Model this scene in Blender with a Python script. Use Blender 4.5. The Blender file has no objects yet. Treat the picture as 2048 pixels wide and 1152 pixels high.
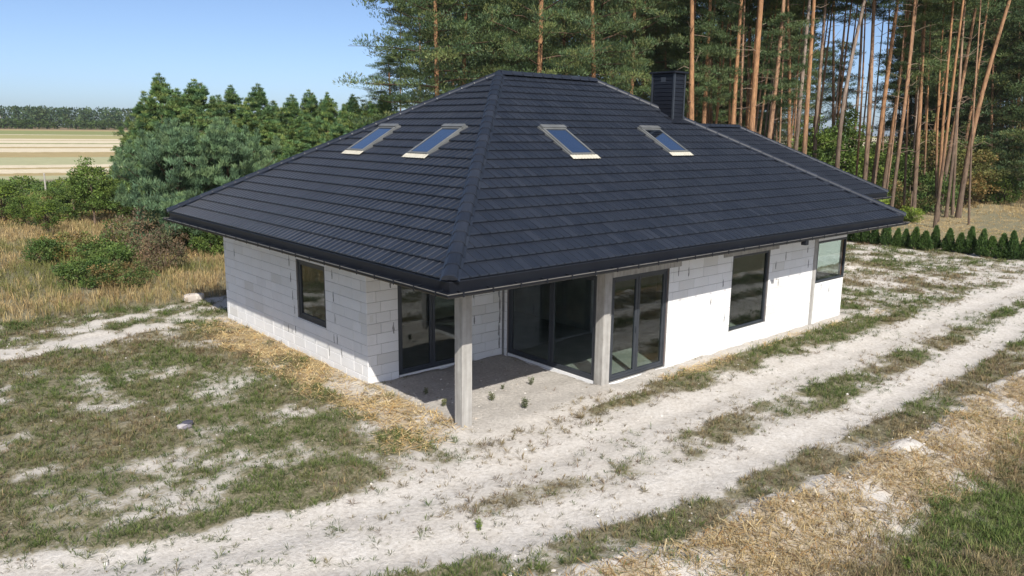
import bpy, math, random
import numpy as np
from mathutils import Vector, Matrix

random.seed(7)
rng = np.random.default_rng(11)
scene = bpy.context.scene
COL = scene.collection

# ------------------------------------------------------------------ camera, world, sun, exposure
F_PX, CAM = 1552.954, np.array([-8.518, -11.034, 5.536])          # solved from the house's corners (2048 px wide picture)
YAW, PITCH, ROLL = 0.848, -0.199, 0.012

def cam_axes():
    fwd = np.array([math.cos(PITCH)*math.cos(YAW), math.cos(PITCH)*math.sin(YAW), math.sin(PITCH)])
    r = np.array([math.sin(YAW), -math.cos(YAW), 0.0])
    u = np.cross(r, fwd)
    c, s = math.cos(ROLL), math.sin(ROLL)
    return c*r+s*u, -s*r+c*u, fwd
RT, UP, FW = cam_axes()
cd = bpy.data.cameras.new('camera')
cam = bpy.data.objects.new('camera', cd)
COL.objects.link(cam)
cam.matrix_world = Matrix(((RT[0], UP[0], -FW[0], CAM[0]), (RT[1], UP[1], -FW[1], CAM[1]), (RT[2], UP[2], -FW[2], CAM[2]), (0, 0, 0, 1)))
cd.sensor_fit = 'HORIZONTAL'
cd.sensor_width = 36.0
cd.lens = 36.0*F_PX/2048.0
cd.clip_start = 0.1
cd.clip_end = 5000.0
scene.camera = cam

SUN_EL = math.radians(41.7)
SX, SY = -0.470, -0.8825                                            # horizontal direction towards the sun
world = bpy.data.worlds.new('World')
scene.world = world
world.use_nodes = True
wn = world.node_tree
bg = wn.nodes['Background']
sky = wn.nodes.new('ShaderNodeTexSky')
sky.sky_type = 'NISHITA'
sky.sun_disc = False
sky.sun_elevation = SUN_EL
sky.sun_rotation = math.atan2(SX, SY)
sky.altitude = 0
sky.air_density = 0.56
sky.dust_density = 1.2
sky.ozone_density = 2.6
wn.links.new(sky.outputs[0], bg.inputs[0])
bg.inputs[1].default_value = 0.125

sl = bpy.data.lights.new('sun', 'SUN')
sl.energy = 5.0
sl.angle = math.radians(0.53)
sl.color = (1.0, 0.945, 0.86)
sun = bpy.data.objects.new('sun', sl)
COL.objects.link(sun)
sdir = Vector((SX*math.cos(SUN_EL), SY*math.cos(SUN_EL), math.sin(SUN_EL)))
sun.rotation_euler = sdir.to_track_quat('Z', 'Y').to_euler()
sun.location = (-20, -40, 45)

scene.view_settings.view_transform = 'Standard'
scene.view_settings.look = 'None'
scene.view_settings.gamma = 1.0
scene.view_settings.exposure = 0.36
scene.view_settings.use_curve_mapping = False
scene.render.engine = 'CYCLES'
scene.cycles.max_bounces = 8
scene.cycles.transparent_max_bounces = 12
scene.cycles.use_denoising = True

# ------------------------------------------------------------------ helpers
def ray(u, v):
    d = RT*(u-1024)/F_PX - UP*(v-576)/F_PX + FW
    return d
def at(u, v, d):
    """point seen at pixel u, v at horizontal distance d"""
    r = ray(u, v)
    return CAM + r*(d/math.hypot(r[0], r[1]))
def gpt(u, d):
    q = at(u, 300, d)
    return np.array([q[0], q[1], float(terrain(q[0], q[1]))])
def onground(u, v, z=0.0):
    r = ray(u, v)
    return CAM + r*((z-CAM[2])/r[2])

def obj(name, me, mat=None, parent=None, label=None, cat=None, group=None, kind=None):
    o = bpy.data.objects.new(name, me)
    COL.objects.link(o)
    if mat is not None and me is not None and len(me.materials) == 0:
        me.materials.append(mat)
    if parent is not None:
        o.parent = parent
    tag(o, label, cat, group, kind)
    return o
def tag(o, label=None, cat=None, group=None, kind=None):
    if label: o['label'] = label
    if cat: o['category'] = cat
    if group: o['group'] = group
    if kind: o['kind'] = kind
    return o
def empty(name, loc=(0, 0, 0), **kw):
    o = obj(name, None, None, None, **kw)
    o.location = loc
    o.empty_display_size = 0.3
    return o
def mesh_np(name, V, F, col=None, smooth=False, mats=None, midx=None):
    V = np.asarray(V, dtype=np.float32); F = np.asarray(F, dtype=np.int32)
    k = F.shape[1]
    me = bpy.data.meshes.new(name)
    me.vertices.add(len(V)); me.vertices.foreach_set('co', V.ravel())
    me.loops.add(F.size); me.loops.foreach_set('vertex_index', F.ravel())
    me.polygons.add(len(F)); me.polygons.foreach_set('loop_start', np.arange(0, F.size, k, dtype=np.int32))
    me.polygons.foreach_set('loop_total', np.full(len(F), k, dtype=np.int32))
    me.polygons.foreach_set('use_smooth', np.full(len(F), smooth))
    if midx is not None:
        me.polygons.foreach_set('material_index', np.asarray(midx, dtype=np.int32))
    me.update(calc_edges=True)
    if col is not None:
        a = me.color_attributes.new('col', 'FLOAT_COLOR', 'POINT')
        c = np.ones((len(V), 4), dtype=np.float32); c[:, :3] = col
        a.data.foreach_set('color', c.ravel())
    return me
class MB:
    """collects quads / polygons into one mesh"""
    def __init__(self): self.v = []; self.f = []
    def poly(self, pts):
        n = len(self.v); self.v += [tuple(map(float, q)) for q in pts]; self.f.append(tuple(range(n, n+len(pts))))
    def box(self, a, b):
        x0, y0, z0 = a; x1, y1, z1 = b
        n = len(self.v)
        self.v += [(x0,y0,z0),(x1,y0,z0),(x1,y1,z0),(x0,y1,z0),(x0,y0,z1),(x1,y0,z1),(x1,y1,z1),(x0,y1,z1)]
        self.f += [tuple(n+i for i in q) for q in ((0,3,2,1),(4,5,6,7),(0,1,5,4),(1,2,6,5),(2,3,7,6),(3,0,4,7))]
        return self
    def fbox(self, fr, a, b):
        """box in a frame (O, eu, ev, en): coordinates a..b along eu, ev, en"""
        O, eu, ev, en = fr
        n = len(self.v)
        for (i, j, k) in ((0,0,0),(1,0,0),(1,1,0),(0,1,0),(0,0,1),(1,0,1),(1,1,1),(0,1,1)):
            q = O + eu*(a[0], b[0])[i] + ev*(a[1], b[1])[j] + en*(a[2], b[2])[k]
            self.v.append(tuple(map(float, q)))
        self.f += [tuple(n+i for i in q) for q in ((0,3,2,1),(4,5,6,7),(0,1,5,4),(1,2,6,5),(2,3,7,6),(3,0,4,7))]
        return self
    def tube(self, pts, rads, n=6, cap=True):
        pts = [np.asarray(q, float) for q in pts]
        base = len(self.v)
        ref = np.array([0.31, 0.95, 0.05])
        for i, q in enumerate(pts):
            t = pts[min(i+1, len(pts)-1)] - pts[max(i-1, 0)]
            t = t/np.linalg.norm(t)
            a = np.cross(t, ref); a /= np.linalg.norm(a)+1e-9; b = np.cross(t, a)
            for k in range(n):
                w = 2*math.pi*k/n
                self.v.append(tuple(q + rads[i]*(math.cos(w)*a + math.sin(w)*b)))
        for i in range(len(pts)-1):
            for k in range(n):
                k2 = (k+1) % n
                self.f.append((base+i*n+k, base+i*n+k2, base+(i+1)*n+k2, base+(i+1)*n+k))
        if cap:
            self.f.append(tuple(base+(len(pts)-1)*n+k for k in range(n)))
        return self
    def mesh(self, name, smooth=False):
        me = bpy.data.meshes.new(name)
        me.from_pydata(self.v, [], self.f)
        if smooth: me.polygons.foreach_set('use_smooth', [True]*len(me.polygons))
        me.update()
        return me
    def build(self, name, mat, parent=None, smooth=False, **kw):
        return obj(name, self.mesh(name, smooth), mat, parent, **kw)
def bevel_obj(o, w, seg=2):
    m = o.modifiers.new('bevel', 'BEVEL'); m.width = w; m.segments = seg; m.limit_method = 'ANGLE'
    return o

# value noise
_perm = rng.random((256, 256))
def vnoise(x, y, seed=0):
    x = np.asarray(x, float)+seed*17.31; y = np.asarray(y, float)+seed*9.77
    xi = np.floor(x).astype(int); yi = np.floor(y).astype(int)
    fx = x-xi; fy = y-yi
    fx = fx*fx*(3-2*fx); fy = fy*fy*(3-2*fy)
    g = lambda a, b: _perm[(a+seed*31) % 256, (b+seed*57) % 256]
    return (g(xi, yi)*(1-fx)+g(xi+1, yi)*fx)*(1-fy)+(g(xi, yi+1)*(1-fx)+g(xi+1, yi+1)*fx)*fy
def fbm(x, y, seed=0, octv=4):
    s = 0; a = 0.5; t = 0
    for i in range(octv):
        s = s+a*vnoise(np.asarray(x)*2**i, np.asarray(y)*2**i, seed+i); t += a; a *= 0.5
    return s/t
def sstep(a, b, x):
    t = np.clip((np.asarray(x, float)-a)/(b-a), 0, 1)
    return t*t*(3-2*t)

# ------------------------------------------------------------------ materials
def newmat(name):
    m = bpy.data.materials.new(name); m.use_nodes = True
    nt = m.node_tree
    return m, nt, nt.nodes, nt.links, nt.nodes['Principled BSDF']
def noise_node(N, L, scale, detail=4, rough=0.6, vec=None, obj_space=True):
    n = N.new('ShaderNodeTexNoise'); n.inputs['Scale'].default_value = scale
    n.inputs['Detail'].default_value = detail; n.inputs['Roughness'].default_value = rough
    if vec is None:
        g = N.new('ShaderNodeNewGeometry'); L.new(g.outputs['Position'], n.inputs['Vector'])
    else:
        L.new(vec, n.inputs['Vector'])
    return n.outputs['Fac']
def ramp(N, L, fac, stops):
    r = N.new('ShaderNodeValToRGB')
    el = r.color_ramp.elements
    while len(el) < len(stops): el.new(0.5)
    for e, (p, c) in zip(el, stops):
        e.position = p; e.color = (*c, 1) if len(c) == 3 else c
    L.new(fac, r.inputs['Fac'])
    return r.outputs['Color']
def mixc(N, L, fac, a, b, mode='MIX'):
    m = N.new('ShaderNodeMix'); m.data_type = 'RGBA'; m.blend_type = mode
    for i, s in ((0, fac), (6, a), (7, b)):
        if isinstance(s, (int, float)): m.inputs[i].default_value = s
        elif isinstance(s, tuple): m.inputs[i].default_value = (*s, 1)
        else: L.new(s, m.inputs[i])
    return m.outputs[2]
def mathn(N, L, op, a, b=None):
    m = N.new('ShaderNodeMath'); m.operation = op
    for i, s in enumerate((a, b)):
        if s is None: continue
        if isinstance(s, (int, float)): m.inputs[i].default_value = s
        else: L.new(s, m.inputs[i])
    return m.outputs[0]
def bump(N, L, bsdf, h, strength=0.3, dist=0.02):
    b = N.new('ShaderNodeBump'); b.inputs['Strength'].default_value = strength; b.inputs['Distance'].default_value = dist
    L.new(h, b.inputs['Height']); L.new(b.outputs[0], bsdf.inputs['Normal'])

def mat_simple(name, c1, c2, scale=3.0, rough=0.6, spec=0.4, bmp=0.0, bscale=40, metallic=0.0):
    m, nt, N, L, B = newmat(name)
    f = noise_node(N, L, scale)
    L.new(ramp(N, L, f, [(0.3, c1), (0.7, c2)]), B.inputs['Base Color'])
    B.inputs['Roughness'].default_value = rough; B.inputs['Specular IOR Level'].default_value = spec
    B.inputs['Metallic'].default_value = metallic
    if bmp: bump(N, L, B, noise_node(N, L, bscale), bmp, 0.01)
    return m

def mat_block():
    m, nt, N, L, B = newmat('aerated_concrete_block')
    g = N.new('ShaderNodeNewGeometry'); oi = N.new('ShaderNodeObjectInfo')
    r = mathn(N, L, 'FRACT', mathn(N, L, 'ADD', g.outputs['Random Per Island'], oi.outputs['Random']))
    base = ramp(N, L, r, [(0.0, (0.76, 0.76, 0.76)), (0.5, (0.735, 0.74, 0.74)), (0.86, (0.70, 0.70, 0.695)), (0.94, (0.66, 0.655, 0.63)), (1.0, (0.61, 0.60, 0.575))])
    f = noise_node(N, L, 2.2, 5)
    c = mixc(N, L, ramp(N, L, f, [(0.45, (0, 0, 0)), (0.8, (0.35, 0.35, 0.35))]), base, (0.62, 0.60, 0.56))
    f2 = noise_node(N, L, 60, 3)
    c = mixc(N, L, 0.12, c, ramp(N, L, f2, [(0.3, (0.5, 0.5, 0.5)), (0.6, (0.85, 0.85, 0.85))]), 'MULTIPLY')
    L.new(c, B.inputs['Base Color'])
    B.inputs['Roughness'].default_value = 0.9; B.inputs['Specular IOR Level'].default_value = 0.2
    bump(N, L, B, noise_node(N, L, 45, 4), 0.25, 0.01)
    return m
def mat_concrete():
    m, nt, N, L, B = newmat('board_marked_concrete')
    g = N.new('ShaderNodeNewGeometry')
    mp = N.new('ShaderNodeMapping'); mp.inputs['Scale'].default_value = (14, 14, 0.6)
    L.new(g.outputs['Position'], mp.inputs['Vector'])
    f = noise_node(N, L, 1.0, 5, 0.65, mp.outputs[0])
    c = ramp(N, L, f, [(0.25, (0.26, 0.25, 0.23)), (0.5, (0.36, 0.35, 0.33)), (0.75, (0.47, 0.46, 0.43))])
    f2 = noise_node(N, L, 5, 5)
    c = mixc(N, L, 0.5, c, ramp(N, L, f2, [(0.3, (0.62, 0.6, 0.57)), (0.7, (1.05, 1.05, 1.05))]), 'MULTIPLY')
    L.new(c, B.inputs['Base Color'])
    B.inputs['Roughness'].default_value = 0.85; B.inputs['Specular IOR Level'].default_value = 0.25
    bump(N, L, B, f, 0.3, 0.008)
    return m
def mat_roof():
    m, nt, N, L, B = newmat('anthracite_metal_tile')
    g = N.new('ShaderNodeNewGeometry'); oi = N.new('ShaderNodeObjectInfo')
    r = mathn(N, L, 'FRACT', mathn(N, L, 'ADD', g.outputs['Random Per Island'], oi.outputs['Random']))
    c = ramp(N, L, r, [(0.0, (0.011, 0.0145, 0.0225)), (0.8, (0.0155, 0.0195, 0.029)), (1.0, (0.021, 0.0255, 0.036))])
    f = noise_node(N, L, 1.3, 6, 0.65)
    c = mixc(N, L, ramp(N, L, f, [(0.4, (0, 0, 0)), (0.85, (0.25, 0.25, 0.25))]), c, (0.042, 0.047, 0.058))
    L.new(c, B.inputs['Base Color'])
    f2 = noise_node(N, L, 9, 4)
    rr = N.new('ShaderNodeMapRange'); rr.inputs[3].default_value = 0.32; rr.inputs[4].default_value = 0.50
    L.new(f2, rr.inputs[0]); L.new(rr.outputs[0], B.inputs['Roughness'])
    B.inputs['Specular IOR Level'].default_value = 0.5
    return m
def mat_glass(name, tint, f0):
    m, nt, N, L, B = newmat(name)
    N.remove(B)
    out = N['Material Output']
    tr = N.new('ShaderNodeBsdfTransparent'); tr.inputs[0].default_value = (*tint, 1)
    gl = N.new('ShaderNodeBsdfGlossy'); gl.inputs['Roughness'].default_value = 0.0; gl.inputs[0].default_value = (0.96, 0.98, 1, 1)
    g = N.new('ShaderNodeNewGeometry')
    vm = N.new('ShaderNodeVectorMath'); vm.operation = 'DOT_PRODUCT'
    L.new(g.outputs['Normal'], vm.inputs[0]); L.new(g.outputs['Incoming'], vm.inputs[1])
    k = mathn(N, L, 'SUBTRACT', 1.0, mathn(N, L, 'ABSOLUTE', vm.outputs['Value']))
    f = mathn(N, L, 'ADD', mathn(N, L, 'MULTIPLY', mathn(N, L, 'POWER', k, 5.0), 1.0-f0), f0)
    mx = N.new('ShaderNodeMixShader')
    L.new(f, mx.inputs[0]); L.new(tr.outputs[0], mx.inputs[1]); L.new(gl.outputs[0], mx.inputs[2])
    L.new(mx.outputs[0], out.inputs[0])
    return m
def mat_vcol(name, rough=0.7, spec=0.25, trans=0.0, objvar=0.0):
    m, nt, N, L, B = newmat(name)
    a = N.new('ShaderNodeAttribute'); a.attribute_name = 'col'
    c = a.outputs['Color']
    if objvar:
        oi = N.new('ShaderNodeObjectInfo')
        c = mixc(N, L, 1.0, c, ramp(N, L, oi.outputs['Random'], [(0, (1-objvar, 1-objvar*.8, 1-objvar)), (0.5, (1, 1, 1)), (1, (1+objvar, 1+objvar*.7, 1-objvar*.3))]), 'MULTIPLY')
    L.new(c, B.inputs['Base Color'])
    B.inputs['Roughness'].default_value = rough; B.inputs['Specular IOR Level'].default_value = spec
    if trans:
        out = N['Material Output']
        t = N.new('ShaderNodeBsdfTranslucent'); L.new(c, t.inputs[0])
        mx = N.new('ShaderNodeMixShader'); mx.inputs[0].default_value = trans
        L.new(B.outputs[0], mx.inputs[1]); L.new(t.outputs[0], mx.inputs[2]); L.new(mx.outputs[0], out.inputs[0])
    return m
def mat_bark():
    m, nt, N, L, B = newmat('pine_bark')
    a = N.new('ShaderNodeAttribute'); a.attribute_name = 'col'
    g = N.new('ShaderNodeNewGeometry')
    mp = N.new('ShaderNodeMapping'); mp.inputs['Scale'].default_value = (9, 9, 2.2)
    L.new(g.outputs['Position'], mp.inputs['Vector'])
    f = noise_node(N, L, 1.0, 5, 0.7, mp.outputs[0])
    c = mixc(N, L, 1.0, a.outputs['Color'], ramp(N, L, f, [(0.3, (0.36, 0.36, 0.40)), (0.55, (0.9, 0.88, 0.87)), (0.72, (1.3, 1.28, 1.25))]), 'MULTIPLY')
    L.new(c, B.inputs['Base Color'])
    B.inputs['Roughness'].default_value = 0.9; B.inputs['Specular IOR Level'].default_value = 0.15
    bump(N, L, B, f, 0.6, 0.03)
    return m
def mat_ground():
    m, nt, N, L, B = newmat('sandy_ground')
    a = N.new('ShaderNodeAttribute'); a.attribute_name = 'col'
    sp = N.new('ShaderNodeSeparateColor'); L.new(a.outputs['Color'], sp.inputs[0])
    dens, straw, grey = sp.outputs[0], sp.outputs[1], sp.outputs[2]
    f1 = noise_node(N, L, 1.4, 6, 0.65); f2 = noise_node(N, L, 14, 6, 0.7); f3 = noise_node(N, L, 70, 4, 0.7)
    sand = ramp(N, L, f2, [(0.3, (0.44, 0.412, 0.372)), (0.52, (0.59, 0.562, 0.52)), (0.72, (0.67, 0.648, 0.612))])
    sand = mixc(N, L, 0.35, sand, ramp(N, L, f3, [(0.3, (0.7, 0.68, 0.66)), (0.55, (1.02, 1.02, 1.02))]), 'MULTIPLY')
    sand = mixc(N, L, 0.55, sand, ramp(N, L, f1, [(0.35, (0.86, 0.83, 0.79)), (0.7, (1.03, 1.03, 1.03))]), 'MULTIPLY')
    dirt = ramp(N, L, f2, [(0.3, (0.33, 0.31, 0.28)), (0.7, (0.53, 0.50, 0.46))])
    sand = mixc(N, L, grey, sand, dirt)
    thatch = ramp(N, L, f2, [(0.3, (0.085, 0.085, 0.042)), (0.5, (0.165, 0.150, 0.082)), (0.72, (0.33, 0.285, 0.20))])
    fd = mathn(N, L, 'ADD', dens, mathn(N, L, 'MULTIPLY', mathn(N, L, 'SUBTRACT', f2, 0.5), 1.3))
    c = mixc(N, L, ramp(N, L, fd, [(0.38, (0, 0, 0)), (0.72, (0.92, 0.92, 0.92))]), sand, thatch)
    strawc = ramp(N, L, f3, [(0.3, (0.22, 0.16, 0.09)), (0.55, (0.40, 0.31, 0.18)), (0.75, (0.56, 0.47, 0.31))])
    fs = mathn(N, L, 'ADD', straw, mathn(N, L, 'MULTIPLY', mathn(N, L, 'SUBTRACT', f2, 0.5), 1.2))
    c = mixc(N, L, ramp(N, L, fs, [(0.42, (0, 0, 0)), (0.85, (0.7, 0.7, 0.7))]), c, strawc)
    # the far strip fields: stripes across the viewing direction, by world position
    g = N.new('ShaderNodeNewGeometry'); sx = N.new('ShaderNodeSeparateXYZ'); L.new(g.outputs['Position'], sx.inputs[0])
    dd = mathn(N, L, 'ADD', mathn(N, L, 'MULTIPLY', sx.outputs[0], FIELD_N[0]), mathn(N, L, 'MULTIPLY', sx.outputs[1], FIELD_N[1]))
    mpf = N.new('ShaderNodeMapping'); mpf.inputs['Scale'].default_value = (0.05, 0.05, 0.05); L.new(g.outputs['Position'], mpf.inputs['Vector'])
    wob = noise_node(N, L, 1.0, 4, 0.6, mpf.outputs[0])
    mpg = N.new('ShaderNodeMapping'); mpg.inputs['Scale'].default_value = (0.5, 0.5, 0.5); L.new(g.outputs['Position'], mpg.inputs['Vector'])
    wob2 = noise_node(N, L, 1.0, 5, 0.7, mpg.outputs[0])
    q = mathn(N, L, 'ADD', dd, mathn(N, L, 'MULTIPLY', mathn(N, L, 'SUBTRACT', wob2, 0.5), 5.0))
    q = mathn(N, L, 'DIVIDE', mathn(N, L, 'SUBTRACT', q, 80.0), 400.0)
    cream, grn, tan, pal, brn, olive = (0.58, 0.51, 0.38), (0.22, 0.24, 0.10), (0.35, 0.28, 0.145), (0.36, 0.36, 0.22), (0.21, 0.16, 0.10), (0.32, 0.30, 0.14)
    bands = FIELD_BANDS
    pal_d = dict(c=cream, g=grn, t=tan, p=pal, b=brn, o=olive)
    fld = None
    r = N.new('ShaderNodeValToRGB'); r.color_ramp.interpolation = 'CONSTANT'
    el = r.color_ramp.elements
    while len(el) < len(bands): el.new(0.5)
    for e, (d0, k) in zip(el, bands):
        e.position = max(0.0, min(1.0, (d0-80.0)/400.0)); e.color = (*pal_d[k], 1)
    L.new(q, r.inputs['Fac'])
    fc = mixc(N, L, 0.5, r.outputs['Color'], ramp(N, L, wob2, [(0.3, (0.72, 0.72, 0.68)), (0.7, (1.15, 1.13, 1.1))]), 'MULTIPLY')
    far = N.new('ShaderNodeMapRange'); far.inputs[1].default_value = 82.0; far.inputs[2].default_value = 84.0
    L.new(dd, far.inputs[0])
    c = mixc(N, L, far.outputs[0], c, fc)
    L.new(c, B.inputs['Base Color'])
    B.inputs['Roughness'].default_value = 0.95; B.inputs['Specular IOR Level'].default_value = 0.1
    hb = mathn(N, L, 'ADD', mathn(N, L, 'MULTIPLY', f2, 1.0), mathn(N, L, 'MULTIPLY', f3, 0.45))
    bump(N, L, B, hb, 0.75, 0.045)
    return m

# ------------------------------------------------------------------ terrain
_fn = ray(120, 300)[:2]; FIELD_N = _fn/np.linalg.norm(_fn)
FIELD_C = float(FIELD_N@CAM[:2])
# distance along FIELD_N at which each strip of the far field begins (c cream, g green, t tan, p pale green, b brown, o olive)
FIELD_BANDS = [(80, 'p'), (88, 't'), (93, 'c'), (101, 't'), (104, 'c'), (110, 'p'), (133, 't'), (152, 'c'), (171, 't'), (179, 'c'), (198, 'g'), (204, 'c'), (224, 't'), (229, 'c'), (243, 'o'), (290, 'c'), (297, 'g'), (365, 't'), (395, 'b')]
RUT1 = ([-30, -9, -6.45, -4.75, -2.5, 0.36, 4.8, 8.5, 14, 21, 30, 60], [3.5, 0.5, -0.73, -1.40, -1.69, -2.02, -2.05, -2.19, -2.29, -2.23, -2.3, -4])
RUT2 = ([-30, -9, -6, -4, -2.06, 0.44, 3, 6.2, 11.4, 18, 30, 60], [1.0, -1.2, -2.2, -2.8, -3.53, -4.16, -4.32, -4.5, -4.52, -4.1, -4.2, -6])
LT1 = ([-40, -12, -5.8, -4.2, -2.5, -0.4, 3, 10], [9.5, 10.3, 10.8, 10.95, 11.6, 12.7, 14.2, 16])
LT2 = ([-40, -12, -5.5, -3.2, -1.2, 3, 10], [13.2, 13.0, 12.9, 12.7, 13.5, 15.5, 17])

def masks(x, y):
    x = np.asarray(x, float); y = np.asarray(y, float)
    t1 = y-np.interp(x, *RUT1); t2 = y-np.interp(x, *RUT2)
    wob = (fbm(x*0.8, y*0.8, 3)-0.5)*0.9
    n = fbm(x*1.15, y*1.15, 1, 5); nf = fbm(x*3.4, y*3.4, 5, 4)
    base = np.where(x < 0, 0.80, 0.74)
    # right side of the house, beyond the corner
    base = np.where(x > 15.0, 0.60-0.20*sstep(18, 30, x)*sstep(4, -2, y), base)
    front = sstep(-1.4, -0.9, y+wob*0.3)                               # strip between facade and first rut
    base = np.where((x > 1.0) & (y > -1.7+wob*0.2) & (y < 0.5) & (x < 15.2), np.where(y < -0.50-0.25*wob, 0.82*sstep(1.0, 4.5, x)+0.1, 0.12), base)
    base = np.where((x > -0.9) & (x < 4.6) & (y > -0.75+wob*0.4) & (y < 4), 0.03, base)
    base = np.where((x > -2.2) & (x < 3.2) & (y < 0.2) & (t1 > 0), np.minimum(base, 0.54), base)
    # ruts and the strip between
    wl = np.interp(x, [-6, -1.5], [0.55, 1.0])
    base = np.where(t1 < 1.1, base*sstep(0.35*wl, 1.1*wl, t1+wob*0.5), base)
    mid = 0.24+0.50*sstep(0.0, 5, x)
    mm = (t1 < 0) & (t2 > 0)
    prof = np.clip(np.minimum(sstep(-0.45, -0.95, t1+wob*0.35), sstep(0.35, 0.8, t2+wob*0.35)), 0, 1)
    base = np.where(mm, 0.03+mid*prof, base)
    base = np.where((t1 < 1.2) & (t2 > -0.4), base+0.20*sstep(4, -3, x)*fbm(x*0.6, y*0.6, 27), base)
    rt = (t2 <= 0)
    k = t2+wob*0.45
    right = 0.84*sstep(-0.15, -0.55, k)*(1-sstep(-1.05, -1.4, k))+0.12*sstep(-1.0, -1.4, k)
    right = right+0.85*sstep(-2.1, -2.9, k-0.10*np.clip(x-4, -6, 0))
    right = np.where(x < -1, np.maximum(right, 0.3*sstep(-0.4, -1, k)), right)
    base = np.where(rt, right, base)
    # tracks left behind the house
    a = np.abs(y-np.interp(x, *LT1)); b = np.abs(y-np.interp(x, *LT2))
    lt = np.maximum(1-sstep(0.25, 0.75, a+wob*0.5), 0.8*(1-sstep(0.25, 0.7, b+wob*0.5)))
    lt = lt*(x < 2)
    base = base*(1-0.62*lt*(0.5+fbm(x*1.1, y*1.1, 19)))
    amp = np.where(base > 0.8, 0.8, 1.7)
    dens = np.clip(base+amp*(n-0.5)*np.clip(base*2.2, 0.15, 1)+0.95*(nf-0.5)*np.clip(base*2, 0.2, 1), 0, 1)
    # meadow
    mead = sstep(14.0, 14.8, y+wob*1.2-np.clip(x+1, 0, 3)*0.1)
    mead = np.where(x > 14.0, sstep(33.5, 36.0, x+wob*2), mead)
    mead = np.maximum(mead, sstep(-16, -20, y)*0.6)
    dens = np.maximum(dens, mead*(0.75+0.25*n))
    # straw
    s = 0.95*sstep(-1.9, -0.9, x+wob*0.8)*(x < 0.05)*sstep(-0.5, 0.4, y+wob)*(1-sstep(11.0, 12.0, y+wob))
    s = np.maximum(s, 0.95*np.exp(-(((x+0.75)/1.1)**2+((y-0.35)/0.8)**2)))
    s = np.maximum(s, 0.75*np.exp(-((y+0.55)/0.33)**2)*(x > 4.4)*(x < 16.5)*(fbm(x*0.7, y*0.7, 9) > 0.47))
    s = np.maximum(s, rt*0.98*sstep(-1.0, -1.55, k)*(1-sstep(-2.3, -3.1, k)))
    s = s*(0.10+1.35*fbm(x*1.6, y*1.6, 8))
    lum = fbm(x*1.7, y*1.7, 12, 4)
    s = np.where(rt, s*(1-0.75*sstep(0.56, 0.66, lum)*np.exp(-((k+1.45)/0.55)**2)), s)
    s = np.maximum(s, 0.62*(x > 33.5)*(fbm(x*.15, y*.15, 77, 4) > 0.42))
    s = np.clip(s, 0, 1)
    grey = np.clip(sstep(-0.55, -0.05, y+wob*0.2)*(x > 0)*(y < 5)*(x < 16)*sstep(17, 15, x), 0, 1)
    grey = np.maximum(grey, ((y > -0.5) & (y < 0.4) & (x > 4) & (x < 15.4))*0.7)
    return dens, s, grey, mead, t1, t2

def terrain(x, y, full=False):
    x = np.asarray(x, float); y = np.asarray(y, float)
    d = np.hypot(x-CAM[0], y-CAM[1])
    far = np.clip((d-95.0)*0.0122, 0, 4.9)
    t1 = y-np.interp(x, *RUT1); t2 = y-np.interp(x, *RUT2)
    nr = 1-sstep(60, 90, d)
    z = (-0.05*np.exp(-(t1/0.35)**2)-0.05*np.exp(-(t2/0.35)**2))*nr
    lump = fbm(x*1.7, y*1.7, 12, 4)
    wobl = (fbm(x*0.8, y*0.8, 3)-0.5)*0.4
    berm = np.exp(-((t2+1.45+wobl)/0.33)**2)*(x > -3)*nr
    z = z+berm*(0.04+0.45*np.clip(lump-0.40, 0, 1))
    z = z-0.30*sstep(-1.6, -3.2, t2)*nr*(y < 0)
    z = z+((fbm(x*2.2, y*2.2, 14, 5)-0.5)*0.10+(fbm(x*6.5, y*6.5, 17, 2)-0.5)*0.03)*nr*(0.5+0.5*sstep(0.3, 1.0, np.abs(t1)))*(0.5+0.5*sstep(0.3, 1.0, np.abs(t2)))
    z = z+(fbm(x*0.25, y*0.25, 15, 3)-0.5)*0.22*nr*sstep(2, 9, np.hypot(np.clip(np.abs(x-7)-8, 0, None), np.clip(np.abs(y-5)-7, 0, None)))
    inh = (x > 0.12) & (x < 14.8) & (y > 0.12) & (y < 11.2) & ~((x < 3.95) & (y < 3.45))
    z = np.where(inh, -0.35, z)
    wg = (x > 14.8) & (x < 24.7) & (y > 4.9) & (y < 11.2)
    z = np.where(wg, -0.35, z)
    return z+far

def axis_coords(a, b, step, lo, hi, n):
    mid = np.arange(a, b, step)
    g = np.geomspace(step*1.3, 1, 2)
    def tail(L):
        r = 1.0
        lo_, hi_ = 1.001, 2.0
        for _ in range(60):
            r = (lo_+hi_)/2
            if step*(r**(n+1)-r)/(r-1) > L: hi_ = r
            else: lo_ = r
        return np.cumsum(step*r**np.arange(1, n+1))
    return np.concatenate([(a-tail(a-lo))[::-1], mid, mid[-1]+tail(hi-mid[-1])])
gx = axis_coords(-11.0, 26.0, 0.12, -1600, 1600, 66)
gy = axis_coords(-9.0, 17.0, 0.12, -1600, 1600, 66)
GX, GY = np.meshgrid(gx, gy)
GZ = terrain(GX, GY)
nx, ny = len(gx), len(gy)
idx = np.arange(nx*ny).reshape(ny, nx)
GF = np.stack([idx[:-1, :-1], idx[:-1, 1:], idx[1:, 1:], idx[1:, :-1]], -1).reshape(-1, 4)
d_, s_, g_, m_, _, _ = masks(GX, GY)
gcol = np.stack([d_.ravel(), s_.ravel(), g_.ravel()], -1)
M_GROUND = mat_ground()
obj('ground', mesh_np('ground', np.stack([GX.ravel(), GY.ravel(), GZ.ravel()], -1), GF, gcol, smooth=True), M_GROUND, kind='structure', label='pale sandy building plot with wheel tracks, meadows and strip fields')

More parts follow.
